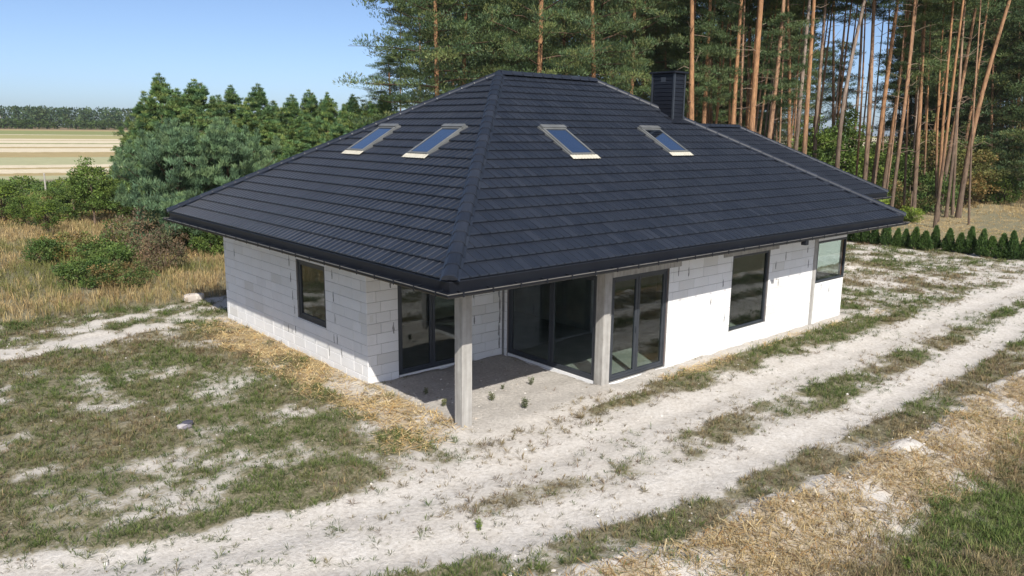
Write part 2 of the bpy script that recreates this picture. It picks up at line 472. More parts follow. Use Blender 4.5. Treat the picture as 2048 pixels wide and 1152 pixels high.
# ------------------------------------------------------------------ house
M_BLOCK = mat_block()
M_MORTAR = mat_simple('grey_mortar', (0.19, 0.19, 0.187), (0.29, 0.287, 0.28), 8, 0.95, 0.15, 0.4)
M_CONC = mat_concrete()
M_ROOF = mat_roof()
M_TRIM = mat_simple('black_sheet_metal', (0.005, 0.006, 0.010), (0.009, 0.011, 0.016), 2.0, 0.5, 0.35)
M_FRAME = mat_simple('anthracite_frame', (0.026, 0.031, 0.039), (0.034, 0.040, 0.049), 2.0, 0.42, 0.5)
M_WOOD = mat_simple('raw_soffit_boards', (0.22, 0.16, 0.10), (0.36, 0.28, 0.19), 3.0, 0.85, 0.2)
M_WHITE = mat_simple('white_plastic', (0.70, 0.71, 0.72), (0.78, 0.78, 0.78), 4.0, 0.5, 0.4)
M_ALU = mat_simple('grey_aluminium', (0.095, 0.10, 0.10), (0.135, 0.14, 0.14), 3.0, 0.4, 0.5)
M_APRON = mat_simple('beige_apron', (0.40, 0.38, 0.31), (0.50, 0.475, 0.40), 8.0, 0.7, 0.3)
M_GLASS = mat_glass('window_glass', (0.76, 0.81, 0.79), 0.055)
M_SKYGLASS = mat_glass('roof_window_glass', (0.60, 0.66, 0.70), 0.58)
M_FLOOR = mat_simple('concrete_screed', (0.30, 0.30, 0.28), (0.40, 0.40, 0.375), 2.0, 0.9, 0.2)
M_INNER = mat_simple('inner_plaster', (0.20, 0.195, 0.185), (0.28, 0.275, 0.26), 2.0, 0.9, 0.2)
M_RIM_GLINT = mat_simple('gutter_rim_glint', (0.09, 0.085, 0.075), (0.15, 0.14, 0.12), 4.0, 0.45, 0.5)  # lighter tan than the gutter: light reflected on the lip, put into the colour
M_FOAM = mat_simple('brown_foam', (0.20, 0.07, 0.04), (0.30, 0.11, 0.06), 20, 0.9, 0.2)

Y1, YL, XR, XC, OV, HE, LX, LY, HR = 3.402, 11.373, 3.906, 14.971, 1.116, 3.154, 17.237, 13.439, 7.05
K = (HR-HE)/(LY/2)
CP, SP = 1/math.hypot(1, K), K/math.hypot(1, K)
XWG, YWG, YWB = 25.9, 3.59, 12.81                                  # wing eaves
X3 = np.array([1., 0, 0]); Y3 = np.array([0, 1., 0]); Z3 = np.array([0, 0, 1.])
house = empty('house', (0, 0, 0), label='unfinished white block bungalow under a dark tiled hip roof', cat='house')

def subtract(rects, hole):
    out = []
    hx0, hz0, hx1, hz1 = hole
    for (x0, z0, x1, z1) in rects:
        if hx0 >= x1-1e-6 or hx1 <= x0+1e-6 or hz0 >= z1-1e-6 or hz1 <= z0+1e-6:
            out.append((x0, z0, x1, z1)); continue
        if hx0 > x0: out.append((x0, z0, hx0, z1))
        if hx1 < x1: out.append((hx1, z0, x1, z1))
        a, b = max(x0, hx0), min(x1, hx1)
        if hz0 > z0: out.append((a, z0, b, hz0))
        if hz1 < z1: out.append((a, hz1, b, z1))
    return out

def slab_mesh(w, h, d, pocket=False):
    """block: front face at en = 0 with a small chamfer, depth behind it"""
    c = 0.006
    v = [(0,0,-c),(w,0,-c),(w,h,-c),(0,h,-c),(c,c,0),(w-c,c,0),(w-c,h-c,0),(c,h-c,0),(0,0,-d),(w,0,-d),(w,h,-d),(0,h,-d)]
    f = [(0,1,5,4),(1,2,6,5),(2,3,7,6),(3,0,4,7),(0,8,9,1),(1,9,10,2),(2,10,11,3),(3,11,8,0)]
    if pocket:
        a0, a1, b0, b1 = w*0.30, w*0.70, h*0.16, h*0.84
        v += [(a0,b0,0),(a1,b0,0),(a1,b1,0),(a0,b1,0),(a0+.01,b0+.01,-.03),(a1-.01,b0+.01,-.03),(a1-.01,b1-.01,-.03),(a0+.01,b1-.01,-.03)]
        for i in range(4):
            j = (i+1) % 4
            f += [(4+i,4+j,12+j,12+i),(12+i,12+j,16+j,16+i)]
        f += [(16,17,18,19)]
    else:
        f += [(4,5,6,7)]
    return v, f
_blk_cache = {}
BLOCKS = []     # (distance, frame matrix, size key)
COURSE, BLEN, GAP, ZB = 0.24, 0.60, 0.0065, -0.09
def frame_mat(O, eu, ev, en):
    return Matrix(((eu[0], ev[0], en[0], O[0]), (eu[1], ev[1], en[1], O[1]), (eu[2], ev[2], en[2], O[2]), (0, 0, 0, 1)))
def lay_wall(fr, L, ztop, holes, a_even=0.0, a_odd=0.0, b_even=None, b_odd=None, end_even=False, end_odd=False, dz=0.055, phase=0.0):
    """blocks of one wall; fr = (O, eu, ev, en) with en outwards; a_* where the first block of even / odd courses starts"""
    O, eu, ev, en = fr
    z = ZB; c = 0
    out = []
    while z < ztop-0.05:
        z1 = min(z+COURSE, ztop)
        odd = c % 2
        s = a_odd if odd else a_even
        e = (b_odd if odd else b_even) or L
        x = s
        first = True
        while x < e-0.02:
            if first:
                ln = 0.24 if (end_odd if odd else end_even) else (0.60 if (c*7+int(phase*10)) % 3 else 0.36)
                if odd and not (end_odd or end_even): ln -= 0.24 if ln > 0.4 else 0
            else:
                ln = BLEN
            x1 = min(x+ln, e)
            if e-x1 < 0.10: x1 = e
            rs = [(x, z, x1, z1)]
            for h in holes: rs = subtract(rs, h)
            for (p0, q0, p1, q1) in rs:
                w, hh = p1-p0-GAP, q1-q0-GAP
                if w < 0.02 or hh < 0.02: continue
                pk = first and (end_odd if odd else end_even)
                dep = 0.235 if (first and abs(p0-s) < 1e-6) else dz
                pos = O+eu*(p0+GAP/2)+ev*(q0+GAP/2)
                dist = float(np.linalg.norm(pos-CAM))
                jit = random.uniform(-0.0018, 0.0018)
                out.append((dist, (pos+en*jit, eu, ev, en), (round(w, 3), round(hh, 3), dep, pk)))
            x = x1; first = False
        z = z1; c += 1
    return out
def wall_core(name, fr, L, z0, z1, holes, d0=0.012, d1=0.235, parent=None, mat=None, x0=0.0):
    mb = MB()
    rs = [(x0, z0, L, z1)]
    for h in holes: rs = subtract(rs, h)
    for (a, b, c, d) in rs: mb.fbox(fr, (a, b, -d1), (c, d, -d0))
    return mb.build(name, mat or M_MORTAR, parent or house)

FR_LEFT = (np.array([0, Y1, 0.]), Y3, Z3, -X3)          # u = y - Y1
FR_REC = (np.array([0, Y1, 0.]), X3, Z3, -Y3)           # u = x
FR_SLD = (np.array([XR, 0, 0.]), Y3, Z3, -X3)           # u = y
FR_FRONT = (np.array([0, 0, 0.]), X3, Z3, -Y3)          # u = x
FR_SIDE = (np.array([XC, 0, 0.]), Y3, Z3, X3)           # u = y
ZTOP = 2.80
H_LEFT = [(5.27-Y1, 0.90, 6.75-Y1, 2.385)]
H_REC = [(0.81, -0.02, 2.77, 2.40)]
H_SLD = [(0.26, -0.02, 3.24, 2.46)]
H_FRONT = [(4.146, 0.02, 6.16, 2.43), (8.79, 0.455, 10.58, 2.46), (13.20, 1.205, 15.2, 2.47)]
TIE = (12.99, -0.2, 13.20, 3.0)
BEAM_Z = 2.56
walls = {}
walls['left'] = wall_core('wall', FR_LEFT, YL-Y1, -0.4, ZTOP, H_LEFT, x0=0.013)
walls['rec'] = wall_core('wall', FR_REC, XR+0.2, -0.4, ZTOP, H_REC, x0=0.24)
walls['sld'] = wall_core('wall', FR_SLD, Y1-0.002, -0.4, ZTOP, H_SLD+[(-1, -1, 0.245, 4)])
walls['front'] = wall_core('wall', FR_FRONT, XC-0.013, -0.4, BEAM_Z, H_FRONT+[TIE], x0=XR+0.24)
H_SIDE = [(0.0, 1.205, 1.75, 2.47), (4.2, 0.5, 5.4, 2.4)]
walls['side'] = wall_core('wall', FR_SIDE, YL, -0.4, ZTOP, H_SIDE, x0=0.24)
walls['left']['label'] = 'white block wall of the narrow left side'
walls['front']['label'] = 'long white block wall facing the wheel tracks'
walls['rec']['label'] = 'white block wall at the back of the corner terrace'
lay = []
for key, lst in (('left', lay_wall(FR_LEFT, YL-Y1, ZTOP, H_LEFT, 0.0, 0.245, end_even=False)),
                 ('rec', lay_wall(FR_REC, XR-0.004, ZTOP, H_REC, 0.245, 0.0, end_odd=False, phase=.3)),
                 ('sld', lay_wall(FR_SLD, Y1-0.06, ZTOP, H_SLD+[(-1, -1, 0.245, 4)], 0.245, 0.245)),
                 ('front', lay_wall(FR_FRONT, XC, BEAM_Z, H_FRONT+[TIE], XR+0.245, XR+0.245, phase=.5)),
                 ('side', lay_wall(FR_SIDE, YL, ZTOP, H_SIDE, 0.06, 0.06))):
    for it in lst: lay.append((it[0], key, it[1], it[2]))
# end faces of the left wall's blocks, showing their grip pockets on the terrace side
z = ZB; c = 0
while z < ZTOP-0.1:
    if c % 2 == 0:
        pos = FR_REC[0]+X3*GAP/2+Z3*(z+GAP/2)
        lay.append((float(np.linalg.norm(pos-CAM)), 'rec', (pos, X3, Z3, -Y3), (0.238, COURSE-GAP, 0.05, True)))
    z += COURSE; c += 1
lay.sort(key=lambda t: t[0] + (100 if t[1] == 'side' else 0))
def block_mesh(key):
    if key not in _blk_cache:
        v, f = slab_mesh(key[0], key[1], key[2], key[3])
        me = bpy.data.meshes.new('block'); me.from_pydata(v, [], f); me.update(); me.materials.append(M_BLOCK)
        _blk_cache[key] = me
    return _blk_cache[key]
rest = {}
for i, (dist, key, fr, size) in enumerate(lay):
    if i < 300:
        o = obj('block', block_mesh(size), None, walls[key]); o.matrix_local = frame_mat(*fr)
    else:
        v, f = slab_mesh(*size)
        mb = rest.setdefault(key, MB())
        n = len(mb.v); O, eu, ev, en = fr
        mb.v += [tuple(O+eu*a+ev*b+en*c_) for (a, b, c_) in v]; mb.f += [tuple(n+j for j in q) for q in f]
for key, mb in rest.items():
    mb.build('block_courses', M_BLOCK, walls[key], kind='stuff')
# mortar smears in the open vertical joints
def smear(key, fr, u, z, h, w=0.028):
    mb = MB(); O, eu, ev, en = fr
    n = 7; L_ = []; R_ = []
    for i in range(n):
        t = i/(n-1); ww = w*(0.35+0.9*math.sin(math.pi*min(1, t+0.12)))*random.uniform(0.6, 1.2)
        cx = u+random.uniform(-.006, .006)
        L_.append((cx-ww/2, z+h*t)); R_.append((cx+ww/2, z+h*t))
    for lay_ in (0.0045,):
        mb.poly([O+eu*a+ev*b+en*lay_ for a, b in L_[:1]+R_+L_[1:][::-1]])
    base = L_[:1]+R_+L_[1:][::-1]
    for i in range(len(base)):
        a, b = base[i], base[(i+1) % len(base)]
        mb.poly([O+eu*a[0]+ev*a[1]-en*0.01, O+eu*b[0]+ev*b[1]-en*0.01, O+eu*b[0]+ev*b[1]+en*0.0045, O+eu*a[0]+ev*a[1]+en*0.0045])
    mb.build('mortar_smear', M_MORTAR, walls[key])
for (y, z, h) in ((10.6, 1.95, .22), (7.05, 1.75, .24), (6.98, 1.3, .25), (7.1, 2.15, .3), (6.9, 0.95, .22), (4.9, 2.15, .22), (4.87, 1.62, .24), (4.82, 1.12, .22), (4.75, .62, .24), (4.9, .62, .22), (4.55, .35, .22), (7.3, .4, .2), (6.9, .45, .2), (5.15, .25, .3)):
    smear('left', FR_LEFT, y-Y1, z, h)
for (x, z, h) in ((0.62, 2.1, .2), (0.68, 1.05, .26), (2.98, 2.05, .26), (2.98, 1.55, .26), (3.0, .9, .22), (2.9, .35, .24)):
    smear('rec', FR_REC, x, z, h, 0.04)
for i in range(7): smear('rec', FR_REC, 3.80+random.uniform(-.02, .02), 0.15+i*0.33, 0.36, 0.05)
for (x, z, h) in ((6.5, 2.2, .3), (6.9, 2.15, .22), (7.9, 1.3, .2), (8.4, 1.7, .2), (8.55, .75, .24), (10.9, 1.9, .22), (11.1, 1.4, .2), (12.7, 1.75, .24), (11.4, 2.1, .24), (12.6, 2.2, .18), (14.1, .85, .2), (13.6, 0.95, .22)):
    smear('front', FR_FRONT, x, z, h, 0.035)
# concrete members
MB().fbox(FR_FRONT, (12.994, -0.4, -0.235), (13.196, BEAM_Z-.004, 0.004)).build('concrete_post', M_CONC, house, label='narrow grey concrete post set in the long wall')
MB().fbox(FR_FRONT, (XR-0.002, BEAM_Z, -0.235), (XC, 2.90, 0.006)).build('ring_beam', M_CONC, house)
MB().fbox(FR_FRONT, (XR+0.242, 2.432, -0.232), (6.60, BEAM_Z-.003, 0.009)).build('lintel', M_CONC, house)
MB().fbox(FR_FRONT, (8.35, 2.462, -0.232), (11.0, BEAM_Z-.003, 0.010)).build('lintel', M_CONC, house)
def column(x0, y0, label, w=0.243):
    o = MB().box((x0, y0, -0.3), (x0+w, y0+w, 2.9)).build('concrete_column', M_CONC, house, label=label)
    bevel_obj(o, 0.012, 1)
column(0.0, 0.0, 'free-standing grey concrete column at the terrace corner')
column(XR, 0.0, 'grey concrete column between the two big glass doors')
MB().box((-0.002, 0.02, 2.62), (0.235, Y1-0.02, 2.9)).build('terrace_beam', M_CONC, house)
MB().box((0.25, 0.02, 2.622), (XR-.01, 0.235, 2.9)).build('terrace_beam', M_CONC, house)
# back walls and wing
mb = MB().box((0.02, YL-0.24, -0.4), (XC, YL, 2.8)); mb.build('wall', M_BLOCK, house, label='rear wall of white blocks')
mb = MB().box((XC+.02, 4.71, -0.4), (24.78, 4.95, 2.8)); mb.box((24.55, 4.96, -0.4), (24.79, 11.6, 2.8)); mb.box((XC+.02, 11.45, -0.4), (24.54, 11.69, 2.8))
mb.build('wing_wall', M_BLOCK, house)
# interior
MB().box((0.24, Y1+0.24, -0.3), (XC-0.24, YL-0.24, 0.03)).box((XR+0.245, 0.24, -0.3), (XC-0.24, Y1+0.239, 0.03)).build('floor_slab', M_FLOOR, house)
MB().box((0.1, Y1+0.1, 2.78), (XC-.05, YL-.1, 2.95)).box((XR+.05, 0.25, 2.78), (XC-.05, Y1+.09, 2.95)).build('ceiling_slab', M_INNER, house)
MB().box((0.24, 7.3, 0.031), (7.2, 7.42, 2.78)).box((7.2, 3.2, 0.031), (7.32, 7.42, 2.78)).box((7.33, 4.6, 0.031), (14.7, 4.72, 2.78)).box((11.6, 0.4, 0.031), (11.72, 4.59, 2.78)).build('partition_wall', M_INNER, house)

def bars(fr, x0, z0, x1, z1, w, d0, d1, mbx=None):
    mbx = mbx or MB()
    mbx.fbox(fr, (x0, z0, d0), (x0+w, z1, d1)); mbx.fbox(fr, (x1-w, z0, d0), (x1, z1, d1))
    mbx.fbox(fr, (x0+w, z0, d0), (x1-w, z0+w, d1)); mbx.fbox(fr, (x0+w, z1-w, d0), (x1-w, z1, d1))
    return mbx
def window(fr, x0, z0, x1, z1, splits=(), name='window', label=None, setb=-0.05, sill=None, sash=True, corner=False):
    root = bpy.data.objects.new(name, None); COL.objects.link(root); root.parent = house
    if label: root['label'] = label
    o = bars(fr, x0, z0, x1, z1, 0.058, setb-0.075, setb+0.012).build('frame', M_FRAME, root); bevel_obj(o, 0.006, 2)
    edges = [x0+0.05]+list(splits)+[x1-0.05]
    for i in range(len(edges)-1):
        a, b = edges[i]+(0.004 if i else 0), edges[i+1]-(0.004 if i < len(edges)-2 else 0)
        if sash:
            o = bars(fr, a, z0+0.045, b, z1-0.045, 0.075, setb-0.06, setb-0.002).build('sash', M_FRAME, root); bevel_obj(o, 0.008, 2)
            gi = 0.068
        else:
            gi = 0.006
        MB().fbox(fr, (a+gi, z0+0.045+gi, setb-0.036), (b-gi, z1-0.045-gi, setb-0.030)).build('pane', M_GLASS, root)
    if sill:
        MB().fbox(fr, (x0+.01, z0-sill, setb-0.06), (x1-.01, z0-0.002, setb+0.03)).build('sill_profile', M_WHITE, root)
    if sash and splits:
        MB().fbox(fr, (splits[0]-0.052, z0+0.98, setb-0.001), (splits[0]-0.030, z0+1.14, setb+0.022)).build('handle', M_FRAME, root)
    mb = MB()
    for xx in (x0-0.012, x1):                                         # mounting foam beside the frame
        mb.fbox(fr, (xx, z0+0.02, setb-0.06), (xx+0.012, z1-.02, setb+0.004))
    mb.build('foam_joint', M_FOAM, root)
    return root
window(FR_LEFT, 5.285-Y1, 0.905, 6.735-Y1, 2.375, (), label='single dark framed window in the left wall')
window(FR_REC, 0.825, 0.03, 2.755, 2.39, (1.79,), 'glass_door', 'two-leaf dark glass door at the back of the terrace', sill=0.06)
window(FR_SLD, 0.26, 0.05, 3.225, 2.45, (1.70,), 'sliding_door', 'wide dark sliding glass door on the terrace side', sill=0.07)
window(FR_FRONT, 4.165, 0.05, 6.145, 2.42, (5.10,), 'glass_door', 'two-leaf glass door right of the second concrete column')
window(FR_FRONT, 8.805, 0.465, 10.565, 2.45, (), label='tall fixed window in the middle of the long wall', sash=False)
window(FR_FRONT, 13.215, 1.215, XC+0.03, 2.46, (), label='corner window at the far end of the long wall', setb=-0.02, sash=False)
window(FR_SIDE, 0.08, 1.215, 1.735, 2.46, (), label='side half of the corner window', setb=-0.02, sash=False)
window(FR_SIDE, 4.215, 0.51, 5.385, 2.39, (), label='window in the right end wall')

# ---- roof
roof_mb = MB()
def hipcap_deck():
    e = -0.012
    o = OV
    A, B_, C_, D_ = (-o, -o, HE+e), (LX-o, -o, HE+e), (LX-o, LY-o, HE+e), (-o, LY-o, HE+e)
    R1, R2 = (LY/2-o, LY/2-o, HR+e), (LX-LY/2-o, LY/2-o, HR+e)
    for q in ((A, B_, R2, R1), (B_, C_, R2), (C_, D_, R1, R2), (D_, A, R1)): roof_mb.poly(q)
    wm = (YWB-YWG)/2; zr = HE+K*wm+e
    xr0 = LX-o-wm
    W0, W1, W2, W3 = (LX-o, YWG, HE+e), (XWG, YWG, HE+e), (XWG, YWB, HE+e), (LX-o, YWB, HE+e)
    Ra, Rb = (xr0-0.1, YWG+wm, zr), (XWG-wm, YWG+wm, zr)
    for q in ((W0, W1, Rb, Ra), (W1, W2, Rb), (W2, W3, Ra, Rb)): roof_mb.poly(q)
hipcap_deck()
roof = roof_mb.build('roof', M_ROOF, house, label='dark anthracite hip roof of pressed metal tiles')
NROW = 22
RV = (LY/2)/CP/NROW
TW = 0.20
def slope(O, eu, inw, L, wmax, left, right, skip=None):
    """all tiles of one slope: left(w), right(w) bound u at plan distance w from the eave"""
    ev = inw*CP+Z3*SP; en = np.cross(eu, ev); en /= np.linalg.norm(en)
    if en[2] < 0: en = -en
    tiles = []
    nr = int(round(wmax/CP/RV))
    for r in range(nr):
        v0, v1 = r*RV-(0.03 if r == 0 else 0.0), min((r+1)*RV+0.045, wmax/CP)
        w0, w1 = max(v0, 0)*CP, v1*CP
        lo, hi = min(left(w0), left(w1)), max(right(w0), right(w1))
        i0 = int(math.floor(lo/TW))-1
        off = 0.0
        u = i0*TW+off
        while u < hi:
            a0, b0 = max(u, left(w0)), min(u+TW, right(w0))
            a1, b1 = max(u, left(w1)), min(u+TW, right(w1))
            u += TW
            if b0-a0 < 0.004 and b1-a1 < 0.004: continue
            if b0 < a0: a0 = b0 = (a0+b0)/2
            if b1 < a1: a1 = b1 = (a1+b1)/2
            um = (a0+b0+a1+b1)/4
            P = O+eu*um+ev*(v0+v1)/2
            if skip and skip(P): continue
            full = abs(b0-a0-TW) < 1e-6 and abs(b1-a1-TW) < 1e-6 and r > 0 and r < nr-1
            tiles.append((float(np.linalg.norm(P-CAM)), (O, eu, ev, en), a0, b0, a1, b1, v0, v1, full, en))
    return tiles
def tile_geo(a0, b0, a1, b1, v0, v1):
    hf, hb, lip = 0.052, 0.003, 0.016
    v = [(a0,v0,lip),(b0,v0,lip),(b0,v0,hf-0.016),(a0,v0,hf-0.016),(a0,v0+0.015,hf),(b0,v0+0.015,hf),(b1,v1,hb),(a1,v1,hb)]
    f = [(0,1,2,3),(3,2,5,4),(4,5,6,7)]
    rw, rh = 0.026, 0.016
    if b0-a0 > rw*1.5 and b1-a1 > rw*1.5:
        n = len(v); q = 0.007; fr = v0-0.008
        v += [(b0-rw,fr,lip),(b0,fr,lip),(b0,fr,hf+0.002),(b0-q,fr+.004,hf+rh),(b0-rw+q,fr+.004,hf+rh),(b0-rw,fr,hf+0.002),
              (b1-rw,v1,hb),(b1-rw+q,v1,hb+rh*.8),(b1-q,v1,hb+rh*.8),(b1,v1,hb)]
        f += [(n,n+1,n+2,n+3,n+4,n+5),(n+5,n+4,n+7,n+6),(n+4,n+3,n+8,n+7),(n+3,n+2,n+9,n+8)]
    return v, f
o_ = OV
H2 = LY/2
tiles_front = slope(np.array([-o_, -o_, HE]), X3, Y3, LX, H2, lambda w: w, lambda w: LX-w)
tiles_left = slope(np.array([-o_, LY-o_, HE]), -Y3, X3, LY, H2, lambda w: w, lambda w: LY-w)
xe = LX-o_
def in_wing(P):
    w = xe-P[0]
    return YWG+w-0.1 < P[1] < YWB-w+0.1 and w < (YWB-YWG)/2
tiles_right = slope(np.array([xe, -o_, HE]), Y3, -X3, LY, H2, lambda w: w, lambda w: LY-w, in_wing)
tiles_back = slope(np.array([xe, LY-o_, HE]), -X3, -Y3, LX, H2, lambda w: w, lambda w: LX-w)
WM = (YWB-YWG)/2
tiles_wf = slope(np.array([xe, YWG, HE]), X3, Y3, XWG-xe, WM, lambda w: -w, lambda w: XWG-xe-w)
tiles_wr = slope(np.array([XWG, YWG, HE]), Y3, -X3, YWB-YWG, WM, lambda w: w, lambda w: YWB-YWG-w)
tiles_wb = slope(np.array([XWG, YWB, HE]), -X3, -Y3, XWG-xe, WM, lambda w: w, lambda w: XWG-xe+w)
near = sorted(tiles_front+tiles_left, key=lambda t: t[0])
chosen = set(id(t) for t in near[:300])
_tile_full = None
def add_tile_obj(t):
    global _tile_full
    dist, (O, eu, ev, en), a0, b0, a1, b1, v0, v1, full, _ = t
    nn = np.cross(eu, ev)
    flip = nn@en < 0
    if full:
        if _tile_full is None or flip:
            v, f = tile_geo(0, TW, 0, TW, 0, v1-v0)
            me = bpy.data.meshes.new('tile'); me.from_pydata(v, [], f); me.update(); me.materials.append(M_ROOF)
            _tile_full = me
        me = _tile_full
    else:
        v, f = tile_geo(0, b0-a0, a1-a0, b1-a0, 0, v1-v0)
        me = bpy.data.meshes.new('tile'); me.from_pydata(v, [], f); me.update(); me.materials.append(M_ROOF)
    ob = obj('tile', me, None, roof)
    ob.matrix_local = frame_mat(O+eu*a0+ev*v0, eu, ev, en)
mbs = MB()
for t in tiles_front+tiles_left+tiles_right+tiles_back+tiles_wf+tiles_wr+tiles_wb:
    if id(t) in chosen: add_tile_obj(t); continue
    dist, (O, eu, ev, en), a0, b0, a1, b1, v0, v1, full, _ = t
    v, f = tile_geo(a0, b0, a1, b1, v0, v1)
    n = len(mbs.v)
    mbs.v += [tuple(O+eu*a+ev*b+en*c_) for (a, b, c_) in v]; mbs.f += [tuple(n+j for j in q) for q in f]
mbs.build('tile_field', M_ROOF, roof, kind='stuff')

# hip and ridge caps
def cap_mesh():
    mb = MB(); n = 10; Lc = 0.40
    prof = []
    for i in range(n+1):
        w = math.pi*i/n
        prof.append((math.cos(w)*0.125, math.sin(w)**0.8*0.085))
    rows = [(-0.005, 1.06), (0.018, 1.10), (0.035, 1.05), (Lc, 0.93)]
    base = []
    for (s, k) in rows:
        base.append(len(mb.v)); mb.v += [(a*k, s, b*k) for a, b in prof]
    for r in range(len(rows)-1):
        for i in range(n):
            mb.f.append((base[r]+i, base[r]+i+1, base[r+1]+i+1, base[r+1]+i))
    mb.f.append(tuple(base[0]+i for i in range(n+1)))
    # side skirt
    for sgn in (-1, 1):
        mb.poly([(sgn*0.131, 0, 0.0), (sgn*0.165, 0, -0.035), (sgn*0.165, 0.36, -0.035), (sgn*0.118, 0.36, 0.0)])
    # screw heads
    for sgn in (-1, 1):
        mb.box((sgn*0.07-.006, 0.02, 0.078), (sgn*0.07+.006, 0.032, 0.094))
    return mb.mesh('ridge_cap')
CAPM = cap_mesh(); CAPM.materials.append(M_ROOF)
def caps(P0, P1, side_n, lift=0.012):
    P0 = np.array(P0, float); P1 = np.array(P1, float)
    a = P1-P0; L = np.linalg.norm(a); a /= L
    up = Z3-a*(Z3@a); up /= np.linalg.norm(up); s = np.cross(a, up)
    n = int(L/0.355)
    for i in range(n):
        ob = obj('ridge_cap', CAPM, None, roof)
        ob.matrix_local = frame_mat(P0+a*(L*i/n)+up*lift, s, a, up)
A_, B2, C2, D2 = (-o_-.02, -o_-.02, HE+.01), (LX-o_+.02, -o_-.02, HE+.01), (LX-o_, LY-o_, HE+.01), (-o_-.02, LY-o_+.02, HE+.01)
R1, R2 = (H2-o_, H2-o_, HR), (LX-H2-o_, H2-o_, HR)
caps(A_, R1, 0); caps(B2, R2, 0); caps(D2, R1, 0); caps(C2, R2, 0); caps(R1, R2, 0, 0.03)
WR = (XWG-WM, YWG+WM, HE+K*WM); WA = (xe-WM, YWG+WM, HE+K*WM)
caps((XWG, YWG, HE+.01), WR, 0); caps((XWG, YWB, HE+.01), WR, 0); caps(WA, WR, 0, 0.03)

# soffit, eave flashing, gutters with hooks
mb = MB()
mb.box((-o_+.03, -o_+.03, 2.902), (LX-o_-.03, LY-o_-.03, 2.93)); mb.box((LX-o_-.02, YWG+.03, 2.902), (XWG-.03, YWB-.03, 2.93))
mb.build('soffit', M_WOOD, house)
RUNS = [((-o_, LY-o_), (-o_, -o_), -X3, 1, 1), ((-o_, -o_), (LX-o_, -o_), -Y3, 1, 1), ((xe, -o_), (xe, YWG), X3, 1, -1), ((xe, YWG), (XWG, YWG), -Y3, -1, 1), ((XWG, YWG), (XWG, YWB), X3, 1, 1), ((XWG, YWB), (xe, YWB), Y3, 1, 0), ((xe, LY-o_), (-o_, LY-o_), Y3, 0, 1)]
GR = 0.072
def extrude_run(p0, p1, nrm, m0, m1, prof, closed):
    """profile points (out, z) swept along a run with mitred ends"""
    p0 = np.array([*p0, 0.]); p1 = np.array([*p1, 0.]); d = p1-p0; d /= np.linalg.norm(d)
    mb = MB(); n = len(prof)
    for (P, sgn, m) in ((p0, -1, m0), (p1, 1, m1)):
        for (a, z) in prof: mb.v.append(tuple(P+nrm*a+d*sgn*m*a+Z3*z))
    for i in range(n if closed else n-1):
        j = (i+1) % n
        mb.f.append((i, j, n+j, n+i))
    mb.f.append(tuple(range(n))); mb.f.append(tuple(range(2*n-1, n-1, -1)))
    return mb
ZL = HE-0.205
for (p0, p1, nrm, m0, m1) in RUNS:
    extrude_run(p0, p1, nrm, m0, m1, [(-0.03, HE-0.01), (0.022, HE-0.012), (0.030, HE-0.03), (0.012, HE-0.25), (-0.03, HE-0.25)], True).build('eave_flashing', M_TRIM, house)
    prof = []
    cx = 0.015+GR
    for i in range(9):
        w = math.pi*i/8; prof.append((cx-GR*math.cos(w), ZL-GR*math.sin(w)))
    prof += [(cx+GR+0.006, ZL+0.004), (cx+GR+0.010, ZL-0.006)]
    for i in range(8, -1, -1):
        w = math.pi*i/8; prof.append((cx-(GR-0.006)*math.cos(w), ZL-(GR-0.006)*math.sin(w)+0.001))
    g = extrude_run(p0, p1, nrm, m0, m1, prof, True).build('gutter', M_TRIM, house, smooth=False)
    extrude_run(p0, p1, nrm, m0, m1, [(cx+GR+0.004+0.009*math.cos(q), ZL+0.012+0.009*math.sin(q)) for q in np.linspace(0, 2*math.pi, 7)[:-1]], True).build('rim', M_RIM_GLINT, g)
    a = np.array([*p0, 0.]); b = np.array([*p1, 0.]); d = b-a; L = np.linalg.norm(d); d /= L
    n = int(L/0.62)
    for i in range(n+1):
        c0 = a+d*(0.15+(L-0.3)*i/n)
        fr = (c0, d, Z3, nrm)
        mb = MB()
        mb.fbox(fr, (-0.016, ZL+0.022, 0.012), (0.016, ZL+0.030, cx+GR+0.020))
        mb.fbox(fr, (-0.0155, ZL-0.055, cx+GR+0.015), (0.0155, ZL+0.024, cx+GR+0.0215))
        mb.build('gutter_hook', M_TRIM, g)
# gutter outlet on the long side
mb = MB(); mb.box((10.05, -o_-0.15, ZL-0.17), (10.19, -o_-0.02, ZL-0.05)); mb.build('gutter_outlet', M_TRIM, house)

